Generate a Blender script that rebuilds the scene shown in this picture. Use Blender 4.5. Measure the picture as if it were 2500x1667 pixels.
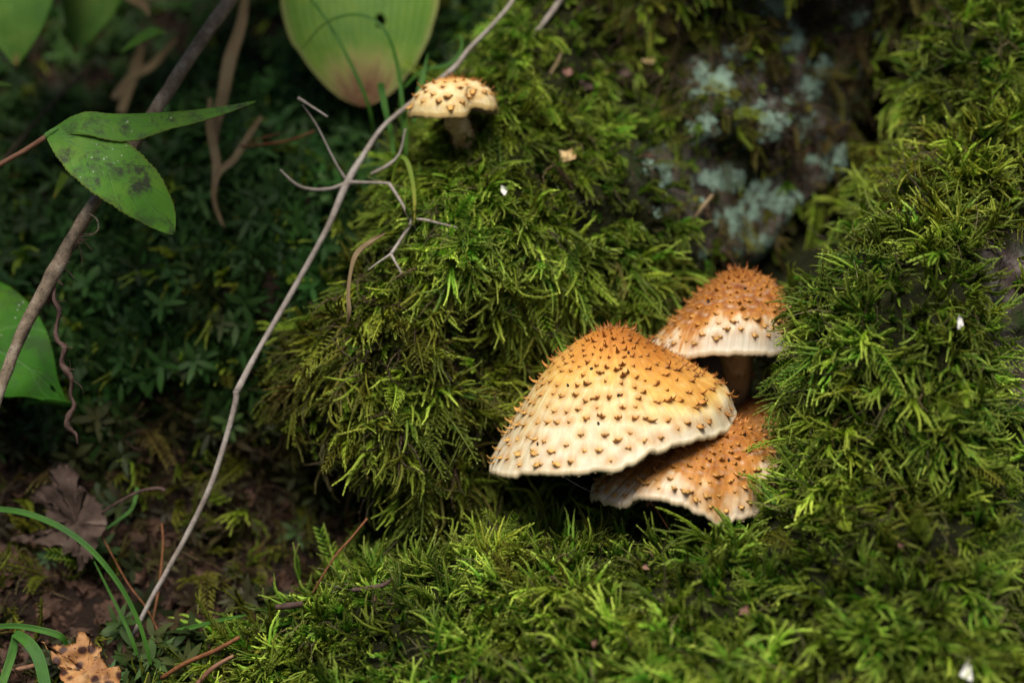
import bpy, math, numpy as np
from mathutils import Matrix, Vector, Quaternion
R = math.radians
scene = bpy.context.scene
col = scene.collection
for o in list(bpy.data.objects):
    bpy.data.objects.remove(o)

# ------------------------------------------------------------------ camera, light
PITCH = R(12.0)
DIST = 0.90                      # camera to the plane of the large mushroom
PXM = 0.36 / 2500                # metres per photo pixel on that plane
RIGHT = np.array([1.0, 0.0, 0.0])
UP = np.array([0.0, math.sin(PITCH), math.cos(PITCH)])
TOW = np.array([0.0, -math.cos(PITCH), math.sin(PITCH)])     # towards the camera
P0 = np.array([0.0, 0.0, 0.16])

cam_d = bpy.data.cameras.new('camera')
cam_d.sensor_width = 36
cam_d.lens = 90
cam_d.clip_start = 0.01
cam_d.clip_end = 200
cam_d.dof.use_dof = True
cam_d.dof.focus_distance = DIST - 0.016
cam_d.dof.aperture_fstop = 4.5
cam = bpy.data.objects.new('camera', cam_d)
col.objects.link(cam)
cam.location = P0 + TOW * DIST
cam.rotation_euler = (R(90) - PITCH, 0, 0)
scene.camera = cam

SUN_EL, SUN_AZ = 62.0, -14.0     # azimuth: 0 = from the camera's side, negative = from the left
world = bpy.data.worlds.new('World')
scene.world = world
world.use_nodes = True
wn = world.node_tree
wn.nodes.clear()
wo = wn.nodes.new('ShaderNodeOutputWorld')
wb = wn.nodes.new('ShaderNodeBackground')
ws = wn.nodes.new('ShaderNodeTexSky')
ws.sky_type = 'NISHITA'
ws.sun_disc = False
ws.sun_elevation = R(SUN_EL)
ws.sun_rotation = R(180 + SUN_AZ)
ws.dust_density = 3.0
wb.inputs['Strength'].default_value = 0.05
wn.links.new(ws.outputs[0], wb.inputs[0])
wn.links.new(wb.outputs[0], wo.inputs[0])
sun_d = bpy.data.lights.new('sun', 'SUN')
sun_d.energy = 4.5
sun_d.angle = R(38)
sun_d.color = (1.0, 0.94, 0.82)
sun = bpy.data.objects.new('sun', sun_d)
col.objects.link(sun)
SUN_DIR = np.array([math.sin(R(SUN_AZ)) * math.cos(R(SUN_EL)), -math.cos(R(SUN_AZ)) * math.cos(R(SUN_EL)), math.sin(R(SUN_EL))])
sun.rotation_euler = Vector(SUN_DIR).to_track_quat('Z', 'Y').to_euler()
sun.location = (0, -1, 3)

scene.render.engine = 'CYCLES'
scene.view_settings.view_transform = 'Standard'
scene.view_settings.look = 'None'
scene.view_settings.gamma = 1
scene.view_settings.use_curve_mapping = False
scene.view_settings.exposure = 0.2
scene.cycles.use_denoising = True
scene.cycles.max_bounces = 8
scene.cycles.transparent_max_bounces = 8

# ------------------------------------------------------------------ helpers
rng = np.random.default_rng(11)

def W(a, b, h):
    """bank coordinates (metres right, up, towards the viewer) to the world"""
    a, b, h = np.asarray(a, float), np.asarray(b, float), np.asarray(h, float)
    return P0 + a[..., None] * RIGHT + b[..., None] * UP + h[..., None] * TOW

def ab(px, py, h=0.0):
    """photo pixel seen at depth h (metres) to bank coordinates"""
    k = PXM * (DIST - h) / DIST
    return (px - 1250) * k, (833.5 - py) * k

def Q(px, py, hcm):
    a, b = ab(px, py, hcm / 100)
    return np.array([a, b, hcm / 100])

def QW(px, py, hcm):
    q = Q(px, py, hcm)
    return W(q[0], q[1], q[2])

def vec(v):      # bank direction to world direction
    return v[0] * RIGHT + v[1] * UP + v[2] * TOW

def hash3(ix, iy, iz, seed):
    n = (ix.astype(np.int64) * 374761393 + iy.astype(np.int64) * 668265263 + iz.astype(np.int64) * 2147483647 + seed * 1274126177) & 0xffffffff
    n = ((n ^ (n >> 13)) * 1274126177) & 0xffffffff
    n = (n ^ (n >> 16)) & 0xffffffff
    n = (n * 2246822519) & 0xffffffff
    return ((n ^ (n >> 15)) & 0xffffff) / float(0xffffff)

def vnoise(x, y, z=0.0, seed=0):
    x, y = np.asarray(x, float), np.asarray(y, float)
    z = np.asarray(z, float) + np.zeros_like(x)
    ix, iy, iz = np.floor(x), np.floor(y), np.floor(z)
    fx, fy, fz = x - ix, y - iy, z - iz
    fx, fy, fz = [f * f * f * (f * (f * 6 - 15) + 10) for f in (fx, fy, fz)]
    r = 0
    for dx in (0, 1):
        for dy in (0, 1):
            for dz in (0, 1):
                r = r + hash3(ix + dx, iy + dy, iz + dz, seed) * (fx if dx else 1 - fx) * (fy if dy else 1 - fy) * (fz if dz else 1 - fz)
    return r * 2 - 1

def fbm(x, y, z=0.0, seed=0, oct=4):
    r, amp = 0, 1.0
    for i in range(oct):
        f = 2.03 ** i
        r = r + amp * vnoise(np.asarray(x) * f, np.asarray(y) * f, np.asarray(z) * f, seed + i * 7)
        amp *= 0.5
    return r

def sstep(e0, e1, x):
    t = np.clip((x - e0) / (e1 - e0), 0, 1)
    return t * t * (3 - 2 * t)

def poly_sd(px, py, poly):
    """signed distance to a polygon, negative inside (all in metres)"""
    d = np.full(px.shape, 1e9)
    inside = np.zeros(px.shape, bool)
    n = len(poly)
    for i in range(n):
        x0, y0 = poly[i]
        x1, y1 = poly[(i + 1) % n]
        ex, ey = x1 - x0, y1 - y0
        t = np.clip(((px - x0) * ex + (py - y0) * ey) / (ex * ex + ey * ey + 1e-20), 0, 1)
        d = np.minimum(d, np.hypot(px - x0 - t * ex, py - y0 - t * ey))
        c = ((y0 > py) != (y1 > py)) & (px < ex * (py - y0) / (ey if abs(ey) > 1e-12 else 1e-12) + x0)
        inside ^= c
    return np.where(inside, -d, d)

def catmull(pts, n):
    pts = np.asarray(pts, float)
    if len(pts) == 2:
        t = np.linspace(0, 1, n)[:, None]
        return pts[0] * (1 - t) + pts[1] * t
    ext = np.vstack([2 * pts[0] - pts[1], pts, 2 * pts[-1] - pts[-2]])
    seg = np.linspace(0, len(pts) - 1, n)
    i = np.minimum(seg.astype(int), len(pts) - 2)
    t = (seg - i)[:, None]
    p0, p1, p2, p3 = ext[i], ext[i + 1], ext[i + 2], ext[i + 3]
    return 0.5 * ((2 * p1) + (-p0 + p2) * t + (2 * p0 - 5 * p1 + 4 * p2 - p3) * t ** 2 + (-p0 + 3 * p1 - 3 * p2 + p3) * t ** 3)

def mesh_of(name, verts, faces, mats=(), smooth=True, attrs=None):
    me = bpy.data.meshes.new(name)
    me.from_pydata([tuple(v) for v in verts], [], [tuple(int(i) for i in f) for f in faces])
    if smooth:
        me.polygons.foreach_set('use_smooth', [True] * len(me.polygons))
    for m in (mats if isinstance(mats, (list, tuple)) else [mats]):
        me.materials.append(m)
    for k, (typ, data) in (attrs or {}).items():
        at = me.attributes.new(k, typ, 'POINT')
        data = np.asarray(data, np.float32)
        at.data.foreach_set({'FLOAT': 'value', 'FLOAT_VECTOR': 'vector', 'FLOAT_COLOR': 'color', 'INT': 'value', 'QUATERNION': 'value'}[typ],
                            data.astype(np.int32).ravel() if typ == 'INT' else data.ravel())
    me.update()
    return me

def link(name, me, parent=None, label=None, cat=None, group=None, kind=None):
    o = bpy.data.objects.new(name, me)
    col.objects.link(o)
    if parent is not None:
        o.parent = parent
    for k, v in (('label', label), ('category', cat), ('group', group), ('kind', kind)):
        if v:
            o[k] = v
    return o

def empty(name, loc, label, cat, group=None):
    o = link(name, None, None, label, cat, group)
    o.empty_display_size = 0.01
    o.location = loc
    return o

def grid_faces(nu, nv, wrap=False):
    f = []
    for i in range(nu - 1):
        for j in range(nv if wrap else nv - 1):
            j2 = (j + 1) % nv
            f.append((i * nv + j, i * nv + j2, (i + 1) * nv + j2, (i + 1) * nv + j))
    return f

def tube(pts, radii, sides=8, rough=0.0, seed=1, per=6, flat=None):
    """swept tube through world points with smoothed path; returns verts, faces, t-attribute"""
    pts = np.asarray(pts, float)
    n = max(4, (len(pts) - 1) * per + 1)
    c = catmull(pts, n)
    rr = np.interp(np.linspace(0, 1, n), np.linspace(0, 1, len(radii)), radii)
    tan = np.gradient(c, axis=0)
    tan /= np.linalg.norm(tan, axis=1)[:, None] + 1e-12
    ref = np.array([0.3, -0.9, 0.2]) if flat is None else np.asarray(flat, float)
    V, F, T = [], [], []
    nrm = None
    for i in range(n):
        if nrm is None:
            nrm = ref - tan[i] * ref.dot(tan[i])
        else:
            nrm = nrm - tan[i] * nrm.dot(tan[i])
        nrm /= np.linalg.norm(nrm) + 1e-12
        bn = np.cross(tan[i], nrm)
        ph = np.arange(sides) / sides * 2 * np.pi
        k = rr[i] * (1 + rough * (vnoise(np.cos(ph) * 1.3 + 5, np.sin(ph) * 1.3, i * 0.45, seed)))
        V.append(c[i] + np.outer(k * np.cos(ph), nrm) + np.outer(k * np.sin(ph), bn))
        T.append(np.full(sides, i / (n - 1)))
    V = np.vstack(V)
    F = grid_faces(n, sides, True)
    k = len(V)
    V = np.vstack([V, c[:1], c[-1:]])
    for j in range(sides):
        F.append((k, (j + 1) % sides, j))
        F.append((k + 1, (n - 1) * sides + j, (n - 1) * sides + (j + 1) % sides))
    return V, F, np.concatenate(T + [[0, 1]])

# ------------------------------------------------------------------ materials
class NT:
    def __init__(s, name):
        s.m = bpy.data.materials.new(name)
        s.m.use_nodes = True
        s.t = s.m.node_tree
        s.t.nodes.clear()
        s.out = s.n('ShaderNodeOutputMaterial')
    def n(s, typ, **kw):
        x = s.t.nodes.new(typ)
        for k, v in kw.items():
            setattr(x, k, v)
        return x
    def l(s, a, b):
        s.t.links.new(a, b)
    def put(s, sock, v):
        if hasattr(v, 'links'):
            s.l(v, sock)
        elif v is not None:
            sock.default_value = (*v, 1) if isinstance(v, tuple) and len(v) == 3 and sock.type == 'RGBA' else v
    def attr(s, name, typ='GEOMETRY'):
        x = s.n('ShaderNodeAttribute')
        x.attribute_name = name
        x.attribute_type = typ
        return x
    def coords(s):
        return s.n('ShaderNodeTexCoord').outputs['Object']
    def noise(s, scale, detail=4, rough=0.55, vecin=None, dist=0.0, color=False):
        x = s.n('ShaderNodeTexNoise')
        s.put(x.inputs['Scale'], scale); x.inputs['Detail'].default_value = detail
        x.inputs['Roughness'].default_value = rough; x.inputs['Distortion'].default_value = dist
        s.l(vecin if vecin is not None else s.coords(), x.inputs['Vector'])
        return x.outputs['Color' if color else 'Fac']
    def voro(s, scale, vecin=None, feature='F1'):
        x = s.n('ShaderNodeTexVoronoi', feature=feature)
        x.inputs['Scale'].default_value = scale
        s.l(vecin if vecin is not None else s.coords(), x.inputs['Vector'])
        return x.outputs['Distance']
    def ramp(s, fac, stops):
        x = s.n('ShaderNodeValToRGB')
        e = x.color_ramp.elements
        while len(e) < len(stops):
            e.new(0.5)
        for k, (p, c) in zip(e, stops):
            k.position = p
            k.color = (*c, 1) if isinstance(c, tuple) else (c, c, c, 1)
        s.l(fac, x.inputs[0])
        return x.outputs[0]
    def mix(s, fac, a, b, mode='MIX'):
        x = s.n('ShaderNodeMix', data_type='RGBA', blend_type=mode)
        s.put(x.inputs[0], fac); s.put(x.inputs[6], a); s.put(x.inputs[7], b)
        return x.outputs[2]
    def math(s, op, a, b=None, c=None, clamp=False):
        x = s.n('ShaderNodeMath', operation=op, use_clamp=clamp)
        s.put(x.inputs[0], a); s.put(x.inputs[1], b)
        if c is not None:
            s.put(x.inputs[2], c)
        return x.outputs[0]
    def mapr(s, v, a, b, c=0.0, d=1.0):
        x = s.n('ShaderNodeMapRange')
        s.put(x.inputs[0], v)
        for i, k in enumerate((a, b, c, d)):
            x.inputs[i + 1].default_value = k
        return x.outputs[0]
    def stretch(s, vecin, sc):
        x = s.n('ShaderNodeMapping')
        x.inputs['Scale'].default_value = sc
        s.l(vecin, x.inputs['Vector'])
        return x.outputs[0]
    def bump(s, height, strength=0.5, dist=0.001):
        x = s.n('ShaderNodeBump')
        x.inputs['Strength'].default_value = strength
        x.inputs['Distance'].default_value = dist
        s.l(height, x.inputs['Height'])
        return x.outputs[0]
    def surf(s, color, rough=0.6, spec=0.4, normal=None, transl=0.0, sss=0.0, sss_scale=0.002, tcolor=None, coat=0.0):
        p = s.n('ShaderNodeBsdfPrincipled')
        s.put(p.inputs['Base Color'], color); s.put(p.inputs['Roughness'], rough)
        s.put(p.inputs['Specular IOR Level'], spec)
        if sss:
            p.inputs['Subsurface Weight'].default_value = sss
            p.inputs['Subsurface Radius'].default_value = (1.0, 0.55, 0.3)
            p.inputs['Subsurface Scale'].default_value = sss_scale
        if normal is not None:
            s.l(normal, p.inputs['Normal'])
        sh = p.outputs[0]
        if transl:
            tr = s.n('ShaderNodeBsdfTranslucent')
            s.put(tr.inputs[0], tcolor if tcolor is not None else color)
            mx = s.n('ShaderNodeMixShader')
            mx.inputs[0].default_value = transl
            s.l(sh, mx.inputs[1]); s.l(tr.outputs[0], mx.inputs[2])
            sh = mx.outputs[0]
        s.l(sh, s.out.inputs[0])
        return s.m

def mat_moss(name, stops, tip, tipmix=0.55, rough=0.42, spec=0.4):
    m = NT(name)
    tint = m.attr('tint', 'INSTANCER').outputs['Fac']
    t = m.attr('t').outputs['Fac']
    rnd = m.n('ShaderNodeObjectInfo').outputs['Random']
    c = m.ramp(tint, stops)
    tipf = m.math('MULTIPLY', m.math('POWER', t, 2.2), m.mapr(tint, 0.1, 0.75, 0.15, tipmix))
    c = m.mix(tipf, c, tip)
    hsv = m.n('ShaderNodeHueSaturation')
    m.l(m.mapr(rnd, 0, 1, 0.485, 0.512), hsv.inputs['Hue'])
    val = m.math('ADD', 0.38, m.math('MULTIPLY', m.math('POWER', m.math('FRACT', m.math('MULTIPLY', rnd, 7.31)), 2.0), 0.95))
    m.l(m.math('MULTIPLY', val, m.attr('tone', 'INSTANCER').outputs['Fac']), hsv.inputs['Value'])
    m.l(c, hsv.inputs['Color'])
    return m.surf(hsv.outputs[0], rough, spec, transl=0.2)

M = {}
M['moss'] = mat_moss('moss_shoot', [(0.0, (0.095, 0.052, 0.020)), (0.18, (0.16, 0.12, 0.028)), (0.40, (0.19, 0.205, 0.009)), (0.66, (0.145, 0.275, 0.004)), (1.0, (0.045, 0.25, 0.005))],
                     (0.52, 0.62, 0.10), 1.0, 0.48, 0.24)
M['dark_moss'] = mat_moss('leafy_moss', [(0.0, (0.07, 0.045, 0.02)), (0.4, (0.025, 0.062, 0.012)), (1.0, (0.03, 0.105, 0.02))], (0.07, 0.17, 0.03), 0.5, 0.55, 0.2)
M['strand'] = mat_moss('dry_strand', [(0.0, (0.07, 0.04, 0.02)), (0.5, (0.15, 0.10, 0.05)), (1.0, (0.2, 0.19, 0.07))], (0.25, 0.22, 0.11), 0.4, 0.6)

def mat_bark():
    m = NT('bark')
    co = m.coords()
    n1 = m.noise(70, 6, 0.65, co, 0.4)
    n2 = m.noise(380, 4, 0.6, co)
    v = m.voro(130, co)
    c = m.ramp(n1, [(0.32, (0.02, 0.014, 0.013)), (0.47, (0.07, 0.05, 0.045)), (0.6, (0.16, 0.135, 0.13)), (0.75, (0.26, 0.235, 0.235))])
    c = m.mix(m.mapr(m.noise(28, 3, 0.5, co), 0.5, 0.62), c, (0.020, 0.035, 0.008))
    c = m.mix(m.mapr(m.attr('bare').outputs['Fac'], 0.0, 1.0, 1.0, 0.0), c, m.ramp(n1, [(0.35, (0.006, 0.007, 0.002)), (0.65, (0.018, 0.020, 0.006))]))
    li = m.attr('lichen').outputs['Fac']
    lf = m.math('MULTIPLY', m.mapr(m.noise(150, 7, 0.75, co, 0.6), 0.57, 0.64), li)
    lc = m.ramp(n2, [(0.35, (0.10, 0.19, 0.15)), (0.6, (0.27, 0.40, 0.34))])
    c = m.mix(lf, c, lc)
    h = m.math('ADD', m.math('MULTIPLY', n1, 1.0), m.math('MULTIPLY', n2, 0.35))
    h = m.math('ADD', h, m.math('MULTIPLY', v, 0.6))
    return m.surf(c, 0.9, 0.12, m.bump(h, 0.9, 0.004))

def mat_soil():
    m = NT('soil')
    co = m.coords()
    n1 = m.noise(60, 7, 0.7, co, 0.5)
    n2 = m.noise(420, 4, 0.65, co)
    c = m.ramp(n1, [(0.3, (0.007, 0.005, 0.004)), (0.52, (0.022, 0.012, 0.008)), (0.72, (0.055, 0.027, 0.016))])
    c = m.mix(m.mapr(n2, 0.5, 0.7), c, (0.03, 0.018, 0.011))
    return m.surf(c, 0.9, 0.2, m.bump(m.math('ADD', n1, n2), 1.0, 0.004))

M['bark'] = mat_bark()
M['soil'] = mat_soil()

def mat_cap():
    m = NT('mushroom_cap')
    co = m.coords()
    base = m.attr('col').outputs['Color']
    uv = m.attr('luv').outputs['Vector']
    st = m.noise(1.0, 5, 0.65, m.stretch(uv, (9, 85, 1)), 0.6)
    fine = m.noise(1500, 3, 0.6, co)
    c = m.mix(m.mapr(st, 0.45, 0.75, 0.0, 0.35), base, (1.0, 0.93, 0.82), 'SCREEN' if False else 'OVERLAY')
    c = m.mix(m.mapr(st, 0.58, 0.3, 0.0, 0.16), c, (0.55, 0.33, 0.13), 'MULTIPLY')
    c = m.mix(m.mapr(fine, 0.3, 0.7, 0.0, 0.15), c, (0.6, 0.42, 0.22), 'MULTIPLY')
    h = m.math('ADD', m.math('MULTIPLY', st, 0.8), m.math('MULTIPLY', fine, 0.3))
    return m.surf(c, m.mapr(fine, 0.3, 0.7, 0.5, 0.7), 0.18, m.bump(h, 0.45, 0.0006), sss=0.08, sss_scale=0.002)

def mat_scale():
    m = NT('mushroom_scale')
    t = m.attr('t').outputs['Fac']
    rnd = m.n('ShaderNodeObjectInfo').outputs['Random']
    oc = m.n('ShaderNodeObjectInfo').outputs['Color']
    c = m.mix(m.mapr(t, 0.0, 0.75), m.mix(0.3, oc, (0.70, 0.46, 0.17)), oc)
    hsv = m.n('ShaderNodeHueSaturation')
    m.l(m.mapr(rnd, 0, 1, 0.7, 1.2), hsv.inputs['Value'])
    m.l(c, hsv.inputs['Color'])
    n = m.noise(2500, 2, 0.5)
    return m.surf(hsv.outputs[0], 0.55, 0.35, m.bump(n, 0.3, 0.0003))

def mat_flesh(name, c1, c2, scale=300):
    m = NT(name)
    co = m.coords()
    n = m.noise(scale, 5, 0.65, co)
    c = m.ramp(n, [(0.3, c1), (0.7, c2)])
    return m.surf(c, 0.65, 0.3, m.bump(n, 0.6, 0.001))

M['cap'] = mat_cap()
M['scale'] = mat_scale()
M['gill'] = mat_flesh('mushroom_gill', (0.22, 0.15, 0.10), (0.42, 0.33, 0.24), 500)
M['stipe'] = mat_flesh('mushroom_stipe', (0.48, 0.28, 0.11), (0.75, 0.60, 0.36), 220)
M['speck'] = mat_flesh('dark_speck', (0.008, 0.008, 0.010), (0.03, 0.025, 0.025), 900)

def mat_leaf(name, c1, c2, c3, veins=0, parallel=0, grime=0.0, brown=None, rough=0.4, transl=0.3, edge=None, vein_col=(0.16, 0.33, 0.10)):
    """luv = (along 0..1, across -1..1)"""
    m = NT(name)
    co = m.coords()
    uvn = m.attr('luv').outputs['Vector']
    sx = m.n('ShaderNodeSeparateXYZ'); m.l(uvn, sx.inputs[0])
    u, v = sx.outputs[0], sx.outputs[1]
    av = m.math('ABSOLUTE', v)
    n1 = m.noise(55, 5, 0.6, co)
    n2 = m.noise(300, 5, 0.65, co)
    c = m.ramp(n1, [(0.3, c1), (0.5, c2), (0.7, c3)])
    h = m.math('MULTIPLY', n2, 0.3)
    if parallel:
        w = m.n('ShaderNodeTexWave', wave_type='BANDS', bands_direction='Y')
        w.inputs['Scale'].default_value = parallel
        w.inputs['Distortion'].default_value = 0.4
        w.inputs['Detail'].default_value = 2
        m.l(uvn, w.inputs['Vector'])
        c = m.mix(m.math('MULTIPLY', w.outputs['Fac'], 0.22), c, c3)
        h = m.math('ADD', h, m.math('MULTIPLY', w.outputs['Fac'], 0.35))
    if veins:
        mid = m.mapr(av, 0.012, 0.04, 1.0, 0.0)
        d = m.math('SUBTRACT', m.math('MULTIPLY', u, veins), m.math('MULTIPLY', av, veins * 0.28))
        d = m.math('ADD', d, m.math('MULTIPLY', m.noise(25, 2, 0.5, co), 0.5))
        fr = m.math('ABSOLUTE', m.math('SUBTRACT', m.math('FRACT', d), 0.5))
        sec = m.mapr(fr, 0.0, 0.055, 0.7, 0.0)
        vv = m.math('MAXIMUM', mid, sec)
        c = m.mix(m.math('MULTIPLY', vv, 0.45), c, vein_col)
        h = m.math('SUBTRACT', h, m.math('MULTIPLY', vv, 0.7))
    if grime:
        g = m.math('MULTIPLY', m.mapr(m.noise(130, 6, 0.75, co, 0.3), 0.48, 0.62), m.mapr(m.noise(32, 2, 0.5, co), 0.38, 0.58, 0.0, grime))
        c = m.mix(g, c, (0.045, 0.045, 0.035))
        dots = m.math('MULTIPLY', m.mapr(m.voro(420, co), 0.16, 0.10, 0.0, 1.0), m.mapr(m.noise(40, 2, 0.5, co), 0.6, 0.68))
        c = m.mix(dots, c, (0.55, 0.6, 0.5))
    if edge:
        e = m.math('ADD', av, m.math('MULTIPLY', m.math('SUBTRACT', n2, 0.5), 0.1))
        c = m.mix(m.mapr(e, 0.9, 1.0, 0.0, 0.9), c, edge)
    if brown:
        (u0, u1, amp), bc1, bc2, halo = brown
        e = m.math('ADD', u, m.math('MULTIPLY', m.math('SUBTRACT', m.noise(1.0, 4, 0.6, m.stretch(uvn, (2.5, 9, 1))), 0.5), amp))
        e = m.math('SUBTRACT', e, m.math('MULTIPLY', m.math('MULTIPLY', av, av), 0.12))
        c = m.mix(m.mapr(e, u0 - (u1 - u0) * 0.8, u1), c, halo)
        c = m.mix(m.mapr(e, u0 + (u1 - u0) * 0.5, u1 + (u1 - u0) * 1.1), c, m.ramp(n2, [(0.35, bc1), (0.65, bc2)]))
    return m.surf(c, m.mapr(n2, 0.3, 0.7, rough + 0.02, rough + 0.2), 0.28, m.bump(h, 0.4, 0.0008), transl=transl)

M['big_leaf'] = mat_leaf('broad_leaf', (0.075, 0.20, 0.03), (0.12, 0.25, 0.03), (0.26, 0.35, 0.05), parallel=3.0, rough=0.45,
                         brown=((0.81, 0.86, 0.20), (0.13, 0.06, 0.026), (0.25, 0.145, 0.07), (0.33, 0.30, 0.10)), edge=(0.33, 0.33, 0.12))
M['tip_leaf'] = mat_leaf('lily_leaf', (0.065, 0.20, 0.025), (0.10, 0.25, 0.03), (0.19, 0.33, 0.05), parallel=2.0, rough=0.5,
                         brown=((0.92, 0.95, 0.08), (0.22, 0.13, 0.05), (0.30, 0.20, 0.07), (0.30, 0.28, 0.08)))
M['vine_leaf'] = mat_leaf('vine_leaf', (0.08, 0.24, 0.028), (0.105, 0.28, 0.028), (0.16, 0.32, 0.032), veins=5, grime=0.9, rough=0.5, transl=0.2, edge=(0.17, 0.24, 0.04))
M['low_leaf'] = mat_leaf('low_leaf', (0.032, 0.155, 0.010), (0.05, 0.20, 0.010), (0.09, 0.25, 0.012), veins=3, grime=0.5, rough=0.6, transl=0.25)
M['grass'] = mat_leaf('grass_blade', (0.035, 0.12, 0.02), (0.05, 0.16, 0.02), (0.08, 0.21, 0.025), parallel=1.5, rough=0.35)
M['grass_yellow'] = mat_leaf('grass_turning', (0.10, 0.22, 0.02), (0.15, 0.26, 0.02), (0.25, 0.30, 0.04), parallel=1.5, rough=0.4,
                             brown=((0.7, 0.9, 0.2), (0.40, 0.24, 0.05), (0.42, 0.30, 0.07), (0.35, 0.32, 0.05)))
M['dry_blade'] = mat_leaf('dry_blade', (0.20, 0.13, 0.065), (0.30, 0.215, 0.115), (0.42, 0.32, 0.19), parallel=2.5, rough=0.6, transl=0.25)
M['dead_leaf'] = mat_leaf('dead_leaf', (0.05, 0.032, 0.025), (0.085, 0.055, 0.043), (0.13, 0.09, 0.072), veins=4, rough=0.7, transl=0.12, vein_col=(0.19, 0.14, 0.12))

def mat_spotted():
    m = NT('spotted_leaf')
    co = m.coords()
    n = m.noise(90, 5, 0.65, co)
    c = m.ramp(n, [(0.3, (0.20, 0.075, 0.025)), (0.5, (0.42, 0.20, 0.07)), (0.72, (0.52, 0.33, 0.15))])
    d = m.math('ADD', m.voro(210, co), m.math('MULTIPLY', m.noise(500, 3, 0.6, co), 0.35))
    c = m.mix(m.mapr(d, 0.62, 0.42), c, (0.045, 0.014, 0.008))
    c = m.mix(m.mapr(m.noise(800, 3, 0.6, co), 0.63, 0.68), c, (0.03, 0.012, 0.008))
    return m.surf(c, 0.6, 0.35, m.bump(n, 0.5, 0.001), transl=0.15)
M['spotted'] = mat_spotted()

def mat_wood(name, c1, c2, c3, speck=0.5, scale=90):
    m = NT(name)
    co = m.coords()
    n = m.noise(scale, 6, 0.7, co, 0.2)
    f = m.noise(1300, 3, 0.7, co)
    c = m.ramp(n, [(0.32, c1), (0.5, c2), (0.7, c3)])
    c = m.mix(m.mapr(f, 0.56, 0.64, 0.0, speck), c, (0.03, 0.024, 0.02))
    return m.surf(c, 0.7, 0.3, m.bump(m.math('ADD', n, f), 0.5, 0.0008))
M['stick'] = mat_wood('stick_bark', (0.055, 0.042, 0.03), (0.20, 0.15, 0.105), (0.42, 0.36, 0.29), 0.85)
M['stem'] = mat_wood('dry_stem', (0.20, 0.165, 0.14), (0.32, 0.275, 0.245), (0.46, 0.42, 0.385), 0.35, 110)
M['root_hair'] = mat_wood('rootlet', (0.035, 0.02, 0.016), (0.075, 0.042, 0.034), (0.13, 0.085, 0.07), 0.4, 200)
M['needle'] = mat_wood('pine_needle', (0.10, 0.036, 0.014), (0.18, 0.068, 0.026), (0.28, 0.12, 0.05), 0.4, 220)
M['petiole'] = mat_wood('petiole', (0.17, 0.075, 0.045), (0.26, 0.13, 0.08), (0.32, 0.19, 0.11), 0.15)
M['litter'] = mat_wood('litter_flake', (0.025, 0.012, 0.008), (0.07, 0.034, 0.02), (0.15, 0.075, 0.045), 0.3, 50)
M['lichen'] = mat_wood('lichen', (0.12, 0.20, 0.15), (0.22, 0.33, 0.26), (0.35, 0.45, 0.38), 0.3, 250)
M['white'] = mat_wood('white_petal', (0.62, 0.60, 0.58), (0.72, 0.71, 0.69), (0.8, 0.79, 0.78), 0.0)
M['straw'] = mat_wood('straw_flake', (0.40, 0.24, 0.10), (0.55, 0.40, 0.19), (0.62, 0.50, 0.28), 0.1)
M['pink'] = mat_wood('pink_flake', (0.12, 0.055, 0.04), (0.20, 0.10, 0.075), (0.28, 0.16, 0.12), 0.2)
M['ochre'] = mat_wood('spore_capsule', (0.35, 0.15, 0.02), (0.45, 0.22, 0.035), (0.5, 0.28, 0.05), 0.0)

# ------------------------------------------------------------------ relief of the bank, the root and the trunk
A0, A1, B0, B1, STEP = -0.34, 0.34, -0.24, 0.36, 0.0022
ga = np.arange(A0, A1 + 1e-9, STEP)
gb = np.arange(B0, B1 + 1e-9, STEP)
GA, GB = np.meshgrid(ga, gb, indexing='ij')

def rbf(points):
    pts = np.array([Q(*p) for p in points])
    d = np.hypot(pts[:, None, 0] - pts[None, :, 0], pts[:, None, 1] - pts[None, :, 1])
    w = np.linalg.solve(d + np.eye(len(pts)) * 1e-6, pts[:, 2] - pts[:, 2].mean())
    out = np.full(GA.shape, pts[:, 2].mean())
    for (x, y, _), k in zip(pts, w):
        out += k * np.hypot(GA - x, GB - y)
    # blur away the kinks of the linear kernel
    for _ in range(10):
        p = np.pad(out, 2, mode='edge')
        out = (p[:-4, 2:-2] + p[4:, 2:-2] + p[2:-2, :-4] + p[2:-2, 4:] + 2 * out) / 6
    return out

def poly(pts, h):
    return [tuple(Q(x, y, h)[:2]) for x, y in pts]

X, Y = GA / 0.36, GB / 0.36
# the shaded bank and the litter below it
H_bank = rbf([(-300, -300, -22), (300, -200, -25), (900, -200, -20), (100, 100, -19), (500, 150, -18.5), (900, 250, -11), (100, 450, -11.5), (450, 430, -10.5), (700, 500, -7.5), (-300, 500, -9),
              (200, 800, -6.5), (500, 850, -6), (700, 700, -6.3), (100, 1050, -6.0), (400, 1050, -6.2), (700, 1050, -7), (100, 1250, -5.5), (450, 1250, -6), (800, 1250, -7),
              (1100, 1250, -7.5), (1500, 1100, -9), (1900, 900, -11), (100, 1450, -3.0), (350, 1450, -3.2), (600, 1450, -3.5), (100, 1650, -0.5), (350, 1650, -0.3),
              (2000, 300, -13), (2400, 0, -15), (1500, -200, -16), (2600, 900, -8), (600, 1900, 2.5), (1500, 1900, 1), (2600, 1900, 1), (-300, 1300, -4.5), (-300, 1900, 2.5)])
H_bank += 0.006 * fbm(X * 9, Y * 9, 0, 3) + 0.003 * fbm(X * 30, Y * 30, 0, 5)

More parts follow.
